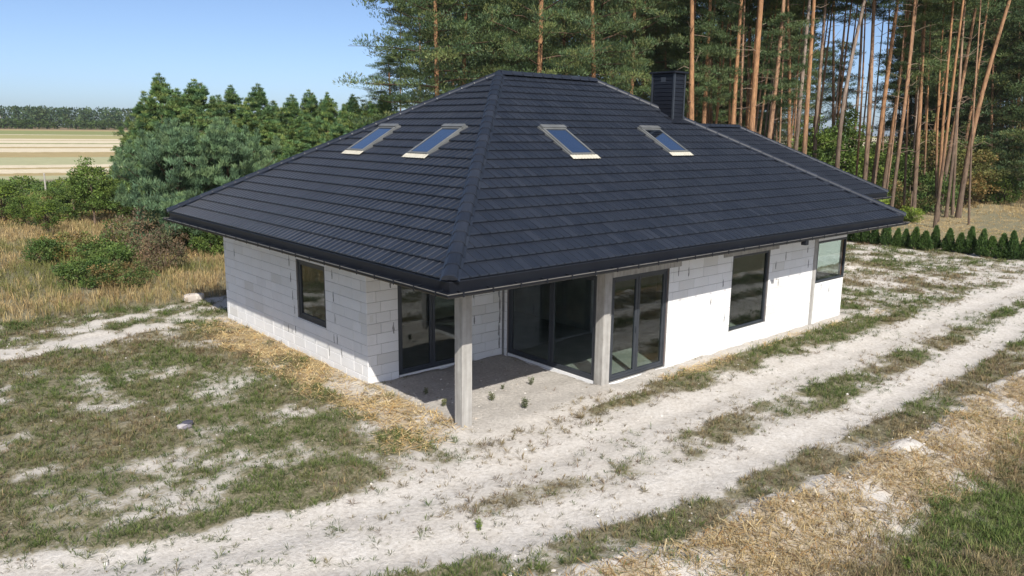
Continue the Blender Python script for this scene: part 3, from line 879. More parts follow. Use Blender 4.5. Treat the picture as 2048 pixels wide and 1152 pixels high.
# roof windows
def roof_window(side, c, w0, label):
    if side == 'f': O = np.array([c, -o_+w0, HE+K*w0]); eu, inw = X3, Y3
    else: O = np.array([-o_+w0, c, HE+K*w0]); eu, inw = -Y3, X3
    ev = inw*CP+Z3*SP; en = np.cross(eu, ev)
    if en[2] < 0: en = -en
    fr = (O, eu, ev, en)
    root = bpy.data.objects.new('roof_window', None); COL.objects.link(root); root.parent = house; root['label'] = label
    W, H = 0.40, 1.20
    o = bars(fr, -W, 0, W, H, 0.055, 0.02, 0.095).build('frame', M_ALU, root); bevel_obj(o, 0.01, 2)
    MB().fbox(fr, (-W-.015, H-0.02, 0.03), (W+.015, H+0.10, 0.125)).build('hood', M_ALU, root)
    bars(fr, -W-0.045, -0.02, W+0.045, H+0.12, 0.044, 0.012, 0.060).build('flashing', M_ALU, root)
    bars(fr, -W+0.052, 0.052, W-0.052, H-0.052, 0.022, 0.05, 0.085).build('sash', M_FRAME, root)
    MB().fbox(fr, (-W+.068, 0.068, 0.074), (W-.068, H-.068, 0.080)).build('pane', M_SKYGLASS, root)
    MB().fbox(fr, (-W+.08, 0.08, 0.012), (W-.08, H-.08, 0.03)).build('attic_shade_sheet', M_FRAME, root)  # dark sheet added under the pane to stand for the unlit attic
    mb = MB(); nseg = 18
    for i in range(nseg):
        a = -W-0.07+(2*W+0.14)*i/nseg; b = a+(2*W+0.14)/nseg; h0 = 0.046+(i % 2)*0.008; h1 = 0.046+((i+1) % 2)*0.008
        sk = -0.0
        mb.poly([O+eu*a-ev*0.16+en*(h0+0.012), O+eu*b-ev*0.16+en*(h1+0.012), O+eu*b-ev*0.005+en*(h1+0.020), O+eu*a-ev*0.005+en*(h0+0.020)])
    ap = mb.build('apron', M_APRON, root)
    sm = ap.modifiers.new('thick', 'SOLIDIFY'); sm.thickness = 0.006
roof_window('l', 7.09, 1.97+o_, 'leftmost of the four roof windows')
roof_window('l', 4.22, 1.97+o_, 'roof window left of the near hip')
roof_window('f', 5.17, 1.99+o_, 'roof window right of the near hip')
roof_window('f', 8.98, 2.04+o_, 'rightmost roof window, below the chimney')

# chimney
CX0, CY0, CW, CDY, CZ0, CZ1 = 10.70, 3.62, 0.50, 0.80, 5.2, 7.28
ch = bpy.data.objects.new('chimney', None); COL.objects.link(ch); ch.parent = house; ch['label'] = 'black board-clad chimney with a flat cap'
MB().box((CX0+.02, CY0+.02, CZ0), (CX0+CW-.02, CY0+CDY-.02, CZ1)).build('core', M_TRIM, ch)
zz = CZ0; nb = 0
while zz < CZ1-0.02:
    z1 = min(zz+0.118, CZ1)
    mb = MB()
    for (fr, ln) in (((np.array([CX0, CY0, 0]), X3, Z3, -Y3), CW), ((np.array([CX0, CY0, 0]), Y3, Z3, -X3), CDY), ((np.array([CX0+CW, CY0, 0]), Y3, Z3, X3), CDY), ((np.array([CX0, CY0+CDY, 0]), X3, Z3, Y3), CW)):
        O, eu, ev, en = fr
        a, b = 0.02, ln-0.02
        P = lambda u, v_, n_: O+eu*u+ev*v_+en*n_
        mb.poly([P(a, zz, 0.012), P(b, zz, 0.012), P(b, z1-.014, 0.004), P(a, z1-.014, 0.004)])
        mb.poly([P(a, z1-.014, 0.004), P(b, z1-.014, 0.004), P(b, z1, -0.012), P(a, z1, -0.012)])
        mb.poly([P(a, zz, -0.012), P(b, zz, -0.012), P(b, zz, 0.012), P(a, zz, 0.012)])
    mb.build('cladding_board', M_TRIM, ch); zz = z1
for (x, y) in ((CX0, CY0), (CX0+CW, CY0), (CX0, CY0+CDY), (CX0+CW, CY0+CDY)):
    MB().box((x-.028, y-.028, CZ0), (x+.028, y+.028, CZ1)).build('corner_trim', M_FRAME, ch)
o = MB().box((CX0-.08, CY0-.08, CZ1+0.004), (CX0+CW+.08, CY0+CDY+.08, CZ1+0.06)).build('cap', M_TRIM, ch); bevel_obj(o, .01)
MB().box((CX0-.018, CY0+0.30, CZ1-0.25), (CX0-.006, CY0+0.48, CZ1-0.10)).build('vent_grille', M_FRAME, ch)
# flashing apron round its foot
mb = MB()
def rz(x, y): return HE+K*min(y+o_, xe-x)
for (xa, ya, xb, yb) in ((CX0-.22, CY0-.22, CX0+CW+.2, CY0), (CX0-.22, CY0, CX0, CY0+CDY+.1)):
    q = [(xa, ya), (xb, ya), (xb, yb), (xa, yb)]
    mb.poly([(x, y, rz(x, y)+0.062) for x, y in q])
fl = mb.build('flashing', M_TRIM, ch); sm = fl.modifiers.new('thick', 'SOLIDIFY'); sm.thickness = 0.012

# ------------------------------------------------------------------ grass, straw, stones
M_GRASS = mat_vcol('grass_blades', 0.75, 0.2, 0.25)
M_STRAW = mat_vcol('straw_stalks', 0.8, 0.2)
M_STONE = mat_vcol('pebble_stone', 0.9, 0.2)
def blades(P, n_bl, length, width, col, lean=(0.3, 1.1), spread=0.03, curl=True):
    """P: (N,3) tuft roots; length (N,), col (N,3): one triangle strip per blade"""
    N = len(P)
    P = np.repeat(P, n_bl, 0); Lg = np.repeat(length, n_bl)*rng.uniform(0.5, 1.15, N*n_bl); Wd = np.repeat(width, n_bl)*rng.uniform(0.7, 1.3, N*n_bl)
    C = np.repeat(col, n_bl, 0)*rng.uniform(0.72, 1.28, (N*n_bl, 1))
    n = len(P)
    az = rng.uniform(0, 2*np.pi, n); el = rng.uniform(*lean, n)             # el: tilt from vertical
    dirh = np.stack([np.cos(az), np.sin(az), np.zeros(n)], -1)
    P = P+dirh*rng.uniform(0, 1, (n, 1))*np.repeat(np.full(N, spread) if np.isscalar(spread) else spread, n_bl)[:, None]
    side = np.stack([-np.sin(az+rng.uniform(-.8, .8, n)), np.cos(az), np.zeros(n)], -1)
    mid = P+dirh*(Lg*np.sin(el)*0.45)[:, None]+np.array([0, 0, 1])*(Lg*np.cos(el)*0.62)[:, None]
    tip = P+dirh*(Lg*np.sin(el))[:, None]+np.array([0, 0, 1])*(Lg*np.cos(el)*0.9)[:, None]
    V = np.stack([P, mid+side*(Wd*0.5)[:, None], tip, mid-side*(Wd*0.5)[:, None]], 1).reshape(-1, 3)
    F = np.arange(n*4).reshape(-1, 4)
    return V, F, np.repeat(C, 4, 0)
def scatter(n, x0, x1, y0, y1, prob, dens_attr=0):
    x = rng.uniform(x0, x1, n); y = rng.uniform(y0, y1, n)
    d, s, g, mead, t1, t2 = masks(x, y)
    inh = ((x > -0.06) & (x < XC+.06) & (y > -0.06) & (y < YL+.06) & ~((x < XR-0.05) & (y < Y1-.05))) | ((x > XC-.1) & (x < 24.85) & (y > 4.65) & (y < 11.75))
    return x, y, d, s, g, mead, inh
def in_view(x, y, m=90):
    q = np.stack([x-CAM[0], y-CAM[1], np.zeros_like(x)-CAM[2]], -1)
    w = q@FW; u = 1024+F_PX*(q@RT)/np.maximum(w, .1)
    return (w > 1) & (u > -m) & (u < 2048+m)
def join(parts):
    V = []; F = []; C = []; n = 0
    for v, f, c in parts:
        V.append(v); F.append(f+n); C.append(c); n += len(v)
    return np.concatenate(V), np.concatenate(F), np.concatenate(C)
G_GREEN = np.array([[0.088, 0.128, 0.032], [0.064, 0.102, 0.028], [0.105, 0.135, 0.042], [0.13, 0.155, 0.048]])
G_DRY = np.array([[0.20, 0.165, 0.085], [0.27, 0.21, 0.11], [0.15, 0.125, 0.075], [0.19, 0.135, 0.085]])
def grass_cols(x, y, dry_bias):
    n = len(x)
    f = fbm(x*0.55, y*0.55, 21, 3)+rng.normal(0, 0.10, n)+dry_bias
    k = sstep(0.42, 0.62, f)
    g = G_GREEN[rng.integers(0, 4, n)]; d = G_DRY[rng.integers(0, 4, n)]
    return g*(1-k[:, None])+d*k[:, None]
parts = []
# plot grass: dense tufts following the mask
x, y, d, s, g, mead, inh = scatter(205000, -11, 34, -9.5, 15.5, None)
dist = np.hypot(x-CAM[0], y-CAM[1])
keep = (rng.random(len(x)) < np.clip((d-0.18)*1.25, 0, 1)**1.3) & ~inh & in_view(x, y) & (s < 0.75) & (mead < 0.8)
keep &= rng.random(len(x)) < np.clip(1.25-dist/40, 0.30, 1)
x, y, d, dist = x[keep], y[keep], d[keep], dist[keep]
P = np.stack([x, y, terrain(x, y)-0.006], -1)
sc = 1+np.clip((dist-14)/25, 0, 1.2)
parts.append(blades(P, 9, rng.uniform(0.06, 0.17, len(x))*(0.6+0.6*d)*np.sqrt(sc), 0.0085*sc, grass_cols(x, y, -0.035), (0.35, 1.25), 0.035*sc))
n_plot = len(x)
# sparse single tufts on the sand
x, y, d, s, g, mead, inh = scatter(60000, -10, 30, -8, 8, None)
keep = (d > 0.02) & (d < 0.5) & ~inh & in_view(x, y) & (rng.random(len(x)) < 0.28+0.3*(fbm(x*0.8, y*0.8, 33) > 0.5)) & ((g < 0.5) | (rng.random(len(x)) < 0.12))
t1 = y-np.interp(x, *RUT1); t2 = y-np.interp(x, *RUT2)
keep &= (rng.random(len(x)) < np.clip(np.interp(x, [-4, 3], [0.6, 0.2])+np.minimum(np.abs(t1), np.abs(t2))*1.4, 0, 1))
x, y = x[keep], y[keep]
P = np.stack([x, y, terrain(x, y)-0.004], -1)
parts.append(blades(P, 10, rng.uniform(0.2, 1.0, len(x))**2*0.15+0.02, np.full(len(x), 0.0065), grass_cols(x, y, 0.08), (0.5, 1.4), 0.015))
x, y, d, s, g, mead, inh = scatter(9000, -9, 24, -6.5, 9, None)
keep = (d > 0.03) & (d < 0.6) & ~inh & in_view(x, y) & (g < 0.4) & (rng.random(len(x)) < 0.15+0.6*(fbm(x*0.7, y*0.7, 35) > 0.5))
t1 = y-np.interp(x, *RUT1); t2 = y-np.interp(x, *RUT2)
keep &= (rng.random(len(x)) < np.clip(np.interp(x, [-4, 3], [0.45, -0.02])+np.minimum(np.abs(t1), np.abs(t2))*1.3, 0, 1))
x, y = x[keep], y[keep]
P = np.stack([x, y, terrain(x, y)-0.004], -1)
parts.append(blades(P, 22, rng.uniform(0.07, 0.19, len(x)), np.full(len(x), 0.0075), grass_cols(x, y, 0.05), (0.35, 1.45), 0.03))
# matted dry grass rooted on the bank and in the straw
x, y, d, s, g, mead, inh = scatter(60000, -4, 20, -9, 10, None)
t2 = y-np.interp(x, *RUT2)
keep = (s > 0.38) & ~inh & in_view(x, y) & ((t2 < 0) | (rng.random(len(x)) < 0.25)) & (rng.random(len(x)) < 0.55)
x, y, t2 = x[keep], y[keep], t2[keep]
P = np.stack([x, y, terrain(x, y)-0.004], -1)
gold = np.array([[.46, .33, .15], [.54, .41, .21], [.34, .23, .11], [.40, .30, .16]])[rng.integers(0, 4, len(x))]
parts.append(blades(P, 8, rng.uniform(0.06, 0.22, len(x))*np.where(t2 < 0, 1.0, .6), np.full(len(x), 0.006), gold, (0.5, 1.4), 0.03))
# field grass right of the berm, nearest the camera
x, y, d, s, g, mead, inh = scatter(40000, -4, 22, -14, -5.4, None)
t2 = y-np.interp(x, *RUT2)
keep = (t2 < -2.1+0.5*(fbm(x*.8, y*.8, 3)-.5)) & in_view(x, y, 200)
keep &= rng.random(len(x)) < np.clip((-t2-2.1)*1.6, 0.15, 1)
x, y = x[keep], y[keep]
P = np.stack([x, y, terrain(x, y)-0.006], -1)
c = grass_cols(x, y, 0.06); gz = sstep(0.45, 0.6, fbm(x*0.5+5, y*0.5, 41))
gz = gz*sstep(3.0, 6.5, x)
c = c*(1-0.75*gz[:, None])+np.array([0.11, 0.16, 0.04])*0.75*gz[:, None]
c = c*1.2
parts.append(blades(P, 8, rng.uniform(0.10, 0.26, len(x)), np.full(len(x), 0.009), c, (0.2, 1.1), 0.05))
V, F, C = join(parts)
obj('grass', mesh_np('grass', V, F, C), M_GRASS, label='patchy short green and brown grass over the sandy plot', cat='grass', kind='stuff')

# tall dry meadow grass: left behind the tracks, and right beyond the small hedge
parts = []
xs = rng.uniform(-16, 16, 40000); ys = rng.uniform(13.6, 60, 40000)
d, s, g, mead, _, _ = masks(xs, ys)
keep = (mead > 0.35) & in_view(xs, ys) & (rng.random(len(xs)) < np.clip(1.3-np.hypot(xs-CAM[0], ys-CAM[1])/75, 0.25, 1))
x, y = xs[keep], ys[keep]; dist = np.hypot(x-CAM[0], y-CAM[1])
P = np.stack([x, y, terrain(x, y)-0.01], -1)
f = fbm(x*0.22, y*0.22, 51, 4)+rng.normal(0, .06, len(x))
k = sstep(0.35, 0.52, f)[:, None]
TALLG = np.array([0.16, 0.165, 0.055]); TALLD = np.array([[0.42, 0.31, 0.145], [0.35, 0.25, 0.12], [0.48, 0.37, 0.185], [0.28, 0.20, 0.105]])[rng.integers(0, 4, len(x))]
parts.append(blades(P, 8, rng.uniform(0.25, 0.65, len(x))*(0.7+0.5*fbm(x*.4, y*.4, 61)), 0.010*(1+dist/60), TALLG*(1-k)+TALLD*k, (0.05, 0.65), 0.10))
xs = rng.uniform(33, 90, 34000); ys = rng.uniform(-12, 30, 34000)
keep = in_view(xs, ys) & (masks(xs, ys)[3] > 0.3) & (rng.random(len(xs)) < np.clip(fbm(xs*.12, ys*.12, 71)*2-0.3, .2, 1))
x, y = xs[keep], ys[keep]
P = np.stack([x, y, terrain(x, y)-0.01], -1)
k = sstep(0.36, 0.52, fbm(x*0.08, y*0.10, 81)+rng.normal(0, .05, len(x)))[:, None]
TALLD = np.array([[0.46, 0.34, 0.165], [0.38, 0.28, 0.135], [0.52, 0.41, 0.22]])[rng.integers(0, 3, len(x))]
hh = 0.12+0.5*sstep(50, 70, x)
parts.append(blades(P, 6, rng.uniform(0.6, 1.2, len(x))*hh, np.full(len(x), 0.028), np.array([0.13, 0.16, 0.05])*(1-k)+TALLD*k, (0.1, 0.9), 0.16))
V, F, C = join(parts)
obj('meadow_grass', mesh_np('meadow_grass', V, F, C), M_GRASS, label='tall dry yellow meadow grass beyond the plot', cat='grass', kind='stuff')

# straw litter: lying stalks
x, y, d, s, g, mead, inh = scatter(260000, -4, 17, -9, 12, None)
keep = (rng.random(len(x)) < np.clip((s-0.25)*1.5, 0, 1)) & in_view(x, y) & ~((x > -0.02) & (x < XC) & (y > -.02) & (y < YL) & ~((x < XR) & (y < Y1)))
x, y, s = x[keep], y[keep], s[keep]; n = len(x)
z = terrain(x, y)
az = rng.uniform(0, 2*np.pi, n); ln = rng.uniform(0.05, 0.22, n); w = rng.uniform(0.003, 0.006, n)
dz = rng.uniform(-0.10, 0.35, n)*ln
A = np.stack([x, y, z+rng.uniform(0.005, 0.05, n)], -1); Bv = A+np.stack([np.cos(az)*ln, np.sin(az)*ln, dz], -1)
Bv[:, 2] = np.maximum(Bv[:, 2], terrain(Bv[:, 0], Bv[:, 1])+0.004)
Bv[:, 0] = np.where((Bv[:, 0] > -0.03) & (A[:, 0] <= 0) & (Bv[:, 1] > Y1), -0.03, Bv[:, 0])
sd = np.stack([-np.sin(az)*w, np.cos(az)*w, np.zeros(n)], -1)
V = np.stack([A-sd, A+sd, Bv+sd, Bv-sd], 1).reshape(-1, 3)
F = np.arange(n*4).reshape(-1, 4)
sc_ = np.array([[0.62, 0.47, 0.22], [0.52, 0.36, 0.15], [0.70, 0.58, 0.34], [0.42, 0.25, 0.10], [0.56, 0.43, 0.22]])[rng.integers(0, 5, n)]*rng.uniform(.75, 1.15, (n, 1))
right = (y < -4)[:, None]
sc_ = np.where(right, sc_*np.array([0.78, 0.78, 0.80])*rng.uniform(.6, 1.1, (n, 1)), sc_)
obj('straw', mesh_np('straw', V, F, np.repeat(sc_, 4, 0)), M_STRAW, label='loose golden straw strewn along the walls and the earth bank', cat='straw', kind='stuff')

# pebbles and crumbs of chalky earth
def ico():
    t = (1+5**.5)/2
    v = np.array([(-1,t,0),(1,t,0),(-1,-t,0),(1,-t,0),(0,-1,t),(0,1,t),(0,-1,-t),(0,1,-t),(t,0,-1),(t,0,1),(-t,0,-1),(-t,0,1)], float)
    v /= np.linalg.norm(v[0])
    f = np.array([(0,11,5),(0,5,1),(0,1,7),(0,7,10),(0,10,11),(1,5,9),(5,11,4),(11,10,2),(10,7,6),(7,1,8),(3,9,4),(3,4,2),(3,2,6),(3,6,8),(3,8,9),(4,9,5),(2,4,11),(6,2,10),(8,6,7),(9,8,1)])
    return v, f
IV, IF = ico()
x, y, d, s, g, mead, inh = scatter(14000, -9, 24, -8, 14, None)
t2 = y-np.interp(x, *RUT2); t1 = y-np.interp(x, *RUT1)
bermk = np.exp(-((t2+1.45)/0.5)**2)
keep = ~inh & in_view(x, y) & (mead < .3) & (rng.random(len(x)) < 0.22+0.6*bermk+0.3*(t1 > 0)*(t1 < 2)*(x > -2)*(x < 14)+0.7*(g > .5)*(x < 5))
x, y, bk = x[keep], y[keep], bermk[keep]; n = len(x)
r = np.minimum(rng.lognormal(-4.75, 0.5, n)*(1+1.4*bk*rng.random(n)**2), 0.045)
Vp = IV[None]*rng.uniform(0.7, 1.25, (n, 12, 1))*r[:, None, None]*np.array([1.2, 1, .7])
a = rng.uniform(0, 6.28, n); ca, sa = np.cos(a)[:, None], np.sin(a)[:, None]
Vp = np.stack([Vp[..., 0]*ca-Vp[..., 1]*sa, Vp[..., 0]*sa+Vp[..., 1]*ca, Vp[..., 2]], -1)
Vp += np.stack([x, y, terrain(x, y)+r*0.25], -1)[:, None]
Fp = (IF[None]+np.arange(n)[:, None, None]*12).reshape(-1, 3)
cp = np.array([[.55, .51, .46], [.60, .57, .53], [.42, .38, .33]])[rng.integers(0, 3, n)]
obj('pebbles', mesh_np('pebbles', Vp.reshape(-1, 3), Fp, np.repeat(cp, 12, 0)), M_STONE, label='scattered pale pebbles and crumbs of chalky earth', cat='pebbles', kind='stuff')

# ------------------------------------------------------------------ trees and shrubs
M_LEAF = mat_vcol('foliage', 0.65, 0.3, 0.22, 0.18)
M_NEEDLE = mat_vcol('pine_needles', 0.6, 0.3, 0.12, 0.16)
M_BARK = mat_bark()
def rand_dir(n):
    v = rng.normal(size=(n, 3)); return v/np.linalg.norm(v, axis=1)[:, None]
def leaf_quads(Cn, ax, ln, wd, col):
    """diamond faces: centre root Cn, axis ax (unit), length, width"""
    n = len(Cn)
    sd = np.cross(ax, rand_dir(n)); sd /= np.linalg.norm(sd, axis=1)[:, None]+1e-9
    V = np.stack([Cn, Cn+ax*(ln*.5)[:, None]+sd*(wd/2)[:, None], Cn+ax*ln[:, None], Cn+ax*(ln*.5)[:, None]-sd*(wd/2)[:, None]], 1).reshape(-1, 3)
    return V, np.arange(n*4).reshape(-1, 4), np.repeat(col, 4, 0)
def clump_cloud(centers, rad, per, ln, wd, base_cols, up=0.5, flat=0.7, tips=None):
    """needle / leaf faces round every clump centre, pointing out of the clump"""
    m = len(centers); n = m*per
    c = np.repeat(centers, per, 0); r = np.repeat(rad, per)
    d = rand_dir(n); d[:, 2] = d[:, 2]*flat+up*0.25
    pos = c+d*(r*rng.uniform(0.15, 1.0, n)**0.6)[:, None]*np.array([1, 1, flat])
    ax = d+rand_dir(n)*0.45+np.array([0, 0, up]); ax /= np.linalg.norm(ax, axis=1)[:, None]
    tone = np.repeat(rng.uniform(0.68, 1.38, m), per)[:, None]
    col = base_cols[np.repeat(rng.integers(0, len(base_cols), m), per)]*tone*rng.uniform(0.8, 1.2, (n, 1))
    return leaf_quads(pos, ax, rng.uniform(.6, 1.25, n)*ln, rng.uniform(.7, 1.3, n)*wd, col)
PINE_C = np.array([[0.070, 0.110, 0.042], [0.052, 0.092, 0.046], [0.092, 0.125, 0.044], [0.115, 0.132, 0.048], [0.075, 0.115, 0.055]])*np.array([1.12, 1.1, 1.0])
BLUE_C = np.array([[0.062, 0.105, 0.054], [0.052, 0.090, 0.050], [0.080, 0.122, 0.058]])
def pine_crown(seed, z0, z1, rmax, nbr, ncl, per, shape, crad=0.45, ln=0.26, wd=0.055, cols=PINE_C, droop=0.15, bstart=0.35, pad=1, up=0.5, flat=0.7, candle=0.0):
    """crown (needles mesh, branch mesh) for a trunk along +Z; shape(t) gives branch length share at height share t"""
    global rng
    keep_rng = rng; rng = np.random.default_rng(seed); rnd = random.Random(seed)
    cen = []; rad = []; pid = []; mb = MB()
    for i in range(nbr):
        t = (i+rnd.random())/nbr
        zb = z0+(z1-z0)*t
        az = i*2.39996+rnd.uniform(-.5, .5)
        L = rmax*shape(t)*rnd.uniform(0.65, 1.15)
        if L < 0.15: continue
        el = 0.55*t+0.55*max(0, t-.8)*5*(0.5 if rmax > 4 else 1)*.5+rnd.uniform(-.15, .2)
        pts = []
        for k in range(5):
            s = k/4
            h = L*s*math.sin(el)-droop*L*s*s*(1-t)+rnd.uniform(-.05, .05)*L*s
            pts.append(np.array([math.cos(az+0.15*s)*L*s*math.cos(el), math.sin(az+.15*s)*L*s*math.cos(el), zb+h]))
        mb.tube(pts, [max(0.010, 0.022*L/2*(1-.85*s/4)) for s in range(5)], 4, False)
        for k in range(ncl):
            s = bstart+(1-bstart)*(k+rnd.random()*.8)/ncl
            q = s*4; j = min(3, int(q)); p = pts[j]*(1-(q-j))+pts[j+1]*(q-j)
            side = np.array([-math.sin(az), math.cos(az), 0])*rnd.uniform(-1, 1)*L*0.40*(1-0.35*s)
            c0 = p+side+np.array([0, 0, rnd.uniform(0.0, .2)*crad]); f_ = rnd.uniform(.65, 1.25)*(0.42+0.58*min(1, L/rmax*1.6))*(1-0.5*t if candle else 1)
            for q_ in range(pad):
                off = np.array([rnd.gauss(0, 1), rnd.gauss(0, 1), rnd.gauss(0, .33)])*crad*0.85*f_ if pad > 1 else 0
                cen.append(c0+off); rad.append(crad*f_); pid.append(len(cen)//pad)
        if candle and rnd.random() < 0.8:
            for k in range(4):
                cen.append(pts[-1]+np.array([0, 0, candle*0.55*k])); rad.append(candle*(0.62-0.13*k))
    if candle:
        for k in range(7):
            cen.append(np.array([0, 0, z1+(k-2)*candle*0.7])); rad.append(candle*(1.0-0.125*k))
    V, F, C = clump_cloud(np.array(cen), np.array(rad), per, ln, wd, cols, up, flat)
    rng = keep_rng
    me = mesh_np('crown', V, F, C); me.materials.append(M_NEEDLE)
    bm = mb.mesh('branches'); a = bm.color_attributes.new('col', 'FLOAT_COLOR', 'POINT')
    cc = np.tile(np.array([0.11, 0.075, 0.05, 1], np.float32), (len(bm.vertices), 1)); a.data.foreach_set('color', cc.ravel()); bm.materials.append(M_BARK)
    return me, bm
def trunk_mesh(pts, rads, stubs=0, seed=0, grey=0.0, orange_from=4.0):
    """bark: grey-brown plates below, orange skin above"""
    rnd = random.Random(seed)
    mb = MB(); mb.tube(pts, rads, 9)
    nst = len(mb.v)
    zs = [q[2] for q in pts]
    for i in range(stubs):
        t = rnd.uniform(0.22, 0.7); j = min(len(pts)-2, int(t*(len(pts)-1))); f = t*(len(pts)-1)-j
        p = np.array(pts[j])*(1-f)+np.array(pts[j+1])*f
        az = rnd.uniform(0, 6.28); L = rnd.uniform(.3, 1.5)
        mb.tube([p, p+np.array([math.cos(az)*L*.5, math.sin(az)*L*.5, rnd.uniform(-.1, .3)*L]), p+np.array([math.cos(az)*L, math.sin(az)*L, rnd.uniform(-.1, .6)*L])], [0.022, .016, .008], 4, False)
    me = mb.mesh('trunk', True)
    v = np.array(mb.v); h = v[:, 2]-zs[0]
    k = sstep(orange_from-2, orange_from+2.5, h+rng.normal(0, .3, len(h)))[:, None]
    lowc = np.array([0.155, 0.115, 0.085]); hic = np.array([0.37, 0.205, 0.105])*(1-grey)+np.array([0.30, 0.25, 0.21])*grey
    c = lowc*(1-k)+hic*k
    c[nst:] = np.array([0.26, 0.20, 0.15])
    a = me.color_attributes.new('col', 'FLOAT_COLOR', 'POINT'); cc = np.ones((len(v), 4), np.float32); cc[:, :3] = c; a.data.foreach_set('color', cc.ravel())
    me.materials.append(M_BARK)
    return me

tall_shape = lambda t: 0.55+0.45*math.sin(math.pi*min(1, t*0.9+0.15)) if t < .8 else 0.75*(1-t)/.2+0.25
FOREST_CROWNS = [pine_crown(100+i, 0, 8.5, 2.7, 26, 3, 40, tall_shape, 0.48, 0.22, 0.048, pad=5, up=0.7, flat=0.6) for i in range(4)]
edge_shape = lambda t: (0.55+0.45*math.sin(math.pi*(t*0.75+0.2))) if t < .85 else 0.7*(1-t)/.15+0.2
EDGE_CROWNS = [pine_crown(200+i, 0, 15, 4.7, 60, 4, 44, edge_shape, 0.52, 0.20, 0.042, droop=0.05, bstart=0.25, pad=6, up=0.7, flat=0.6) for i in range(2)]
LOW_CROWNS = [pine_crown(250+i, 0, 6.0, 2.5, 18, 3, 44, lambda t: 0.5+0.5*math.sin(math.pi*t), 0.45, 0.20, 0.04, np.array([[0.085, 0.125, 0.045], [0.07, 0.11, 0.046], [0.105, 0.135, 0.05]]), pad=5, up=.7, flat=.6) for i in range(3)]
young_shape = lambda t: (1-t)**0.66*0.90+0.05
YOUNG_CROWNS = [pine_crown(300+i, 0.35, 8.0, 2.6, 60, 3, 52, young_shape, 0.33, 0.19, 0.028, PINE_C*np.array([1.2, 1.38, 1.35]), -0.30, 0.35, pad=4, up=1.0, flat=.8, candle=0.25) for i in range(3)]
blue_shape = lambda t: 0.75+0.25*math.sin(math.pi*t) if t < .6 else 1.0*max(0.12, (1-t)/.4)**0.55
BLUE_CROWNS = [pine_crown(330+i, 0.3, 5.0, 2.5, 80, 4, 54, blue_shape, 0.28, 0.20, 0.028, BLUE_C*1.55, -0.3, 0.3, pad=4, up=1.1, flat=.85, candle=0.26) for i in range(1)]

def place(name, root_loc, label, cat, group, trunk=None, crowns=(), rot=0.0, scale=1.0, extra=()):
    """a tree: Empty at its foot with trunk (built in place, own mesh), crown and branch copies"""
    root = empty(name, tuple(map(float, root_loc)), label=label, cat=cat, group=group)
    if trunk is not None: obj('trunk', trunk, None, root)
    for (crown, off, sc, rz_, tilt) in crowns:
        for nm, me in zip(('crown', 'branches'), crown):
            if me is None: continue
            o = obj(nm, me, None, root); o.location = tuple(map(float, off)); o.scale = (sc[0], sc[0], sc[1]); o.rotation_euler = (tilt[0], tilt[1], rz_)
    return root
ORD = ['first', 'second', 'third', 'fourth', 'fifth', 'sixth', 'seventh', 'eighth', 'ninth', 'tenth', 'eleventh', 'twelfth', 'thirteenth', 'fourteenth', 'fifteenth', 'sixteenth', 'seventeenth', 'eighteenth', 'nineteenth', 'twentieth', 'twenty-first', 'twenty-second', 'twenty-third', 'twenty-fourth', 'twenty-fifth', 'twenty-sixth', 'twenty-seventh', 'twenty-eighth', 'twenty-ninth', 'thirtieth', 'thirty-first', 'thirty-second', 'thirty-third', 'thirty-fourth']
def lean_tree(ua, va, ub, vb, d, dia, H=24.0, crown=None, cz=14.0, label='', stubs=5, grey=0.0, bend=0.0, orange=4.0, csc=(1, 1), group='tall pines along the forest edge', name='pine_tree', low=None):
    """two pixels on the trunk at distance d fix its foot and its lean"""
    A = at(ua, va, d); B = at(ub, vb, d)
    v = (A-B)/(A[2]-B[2]) if A[2] > B[2] else (B-A)/(B[2]-A[2])
    v[:2] = np.clip(v[:2], -0.28, 0.28)
    foot = A-v*A[2]
    foot = np.array([foot[0], foot[1], float(terrain(foot[0], foot[1]))])
    pts = []; rads = []
    for i in range(11):
        t = i/10; h = H*t
        wob = bend*math.sin(math.pi*t*1.6)*RT+np.array([0.10*math.sin(3*t+ua), 0.10*math.cos(4*t+ua*.3), 0])*t*(1.5-t)
        pts.append(np.array([v[0]*h, v[1]*h, h-0.15])+wob*np.array([1, 1, 0]))
        rads.append(dia/2*(1.18 if i == 0 else 1.0)*(1-0.72*t**1.2))
    tm = trunk_mesh(pts, [q*0.88 for q in rads], stubs, int(ua*7+va), grey, orange)
    cr = []
    if crown is not None:
        k = min(9.99, cz/H*10); j = int(k); base = pts[j]*(1-(k-j))+pts[j+1]*(k-j)
        cr.append((crown, base, csc, random.uniform(0, 6.28), (-v[1]*.8, v[0]*.8)))
    if low is not None:
        lc, lz, ls, off = low
        k = min(9.99, lz/H*10); j = int(k); base = pts[j]*(1-(k-j))+pts[j+1]*(k-j)
        cr.append((lc, base+np.array(off), ls, random.uniform(0, 6.28), (0, 0)))
    return place(name, foot, label, 'tree', group, tm, cr)
z8 = lambda a, b: (1340+a/2.6186, b/2.6186)
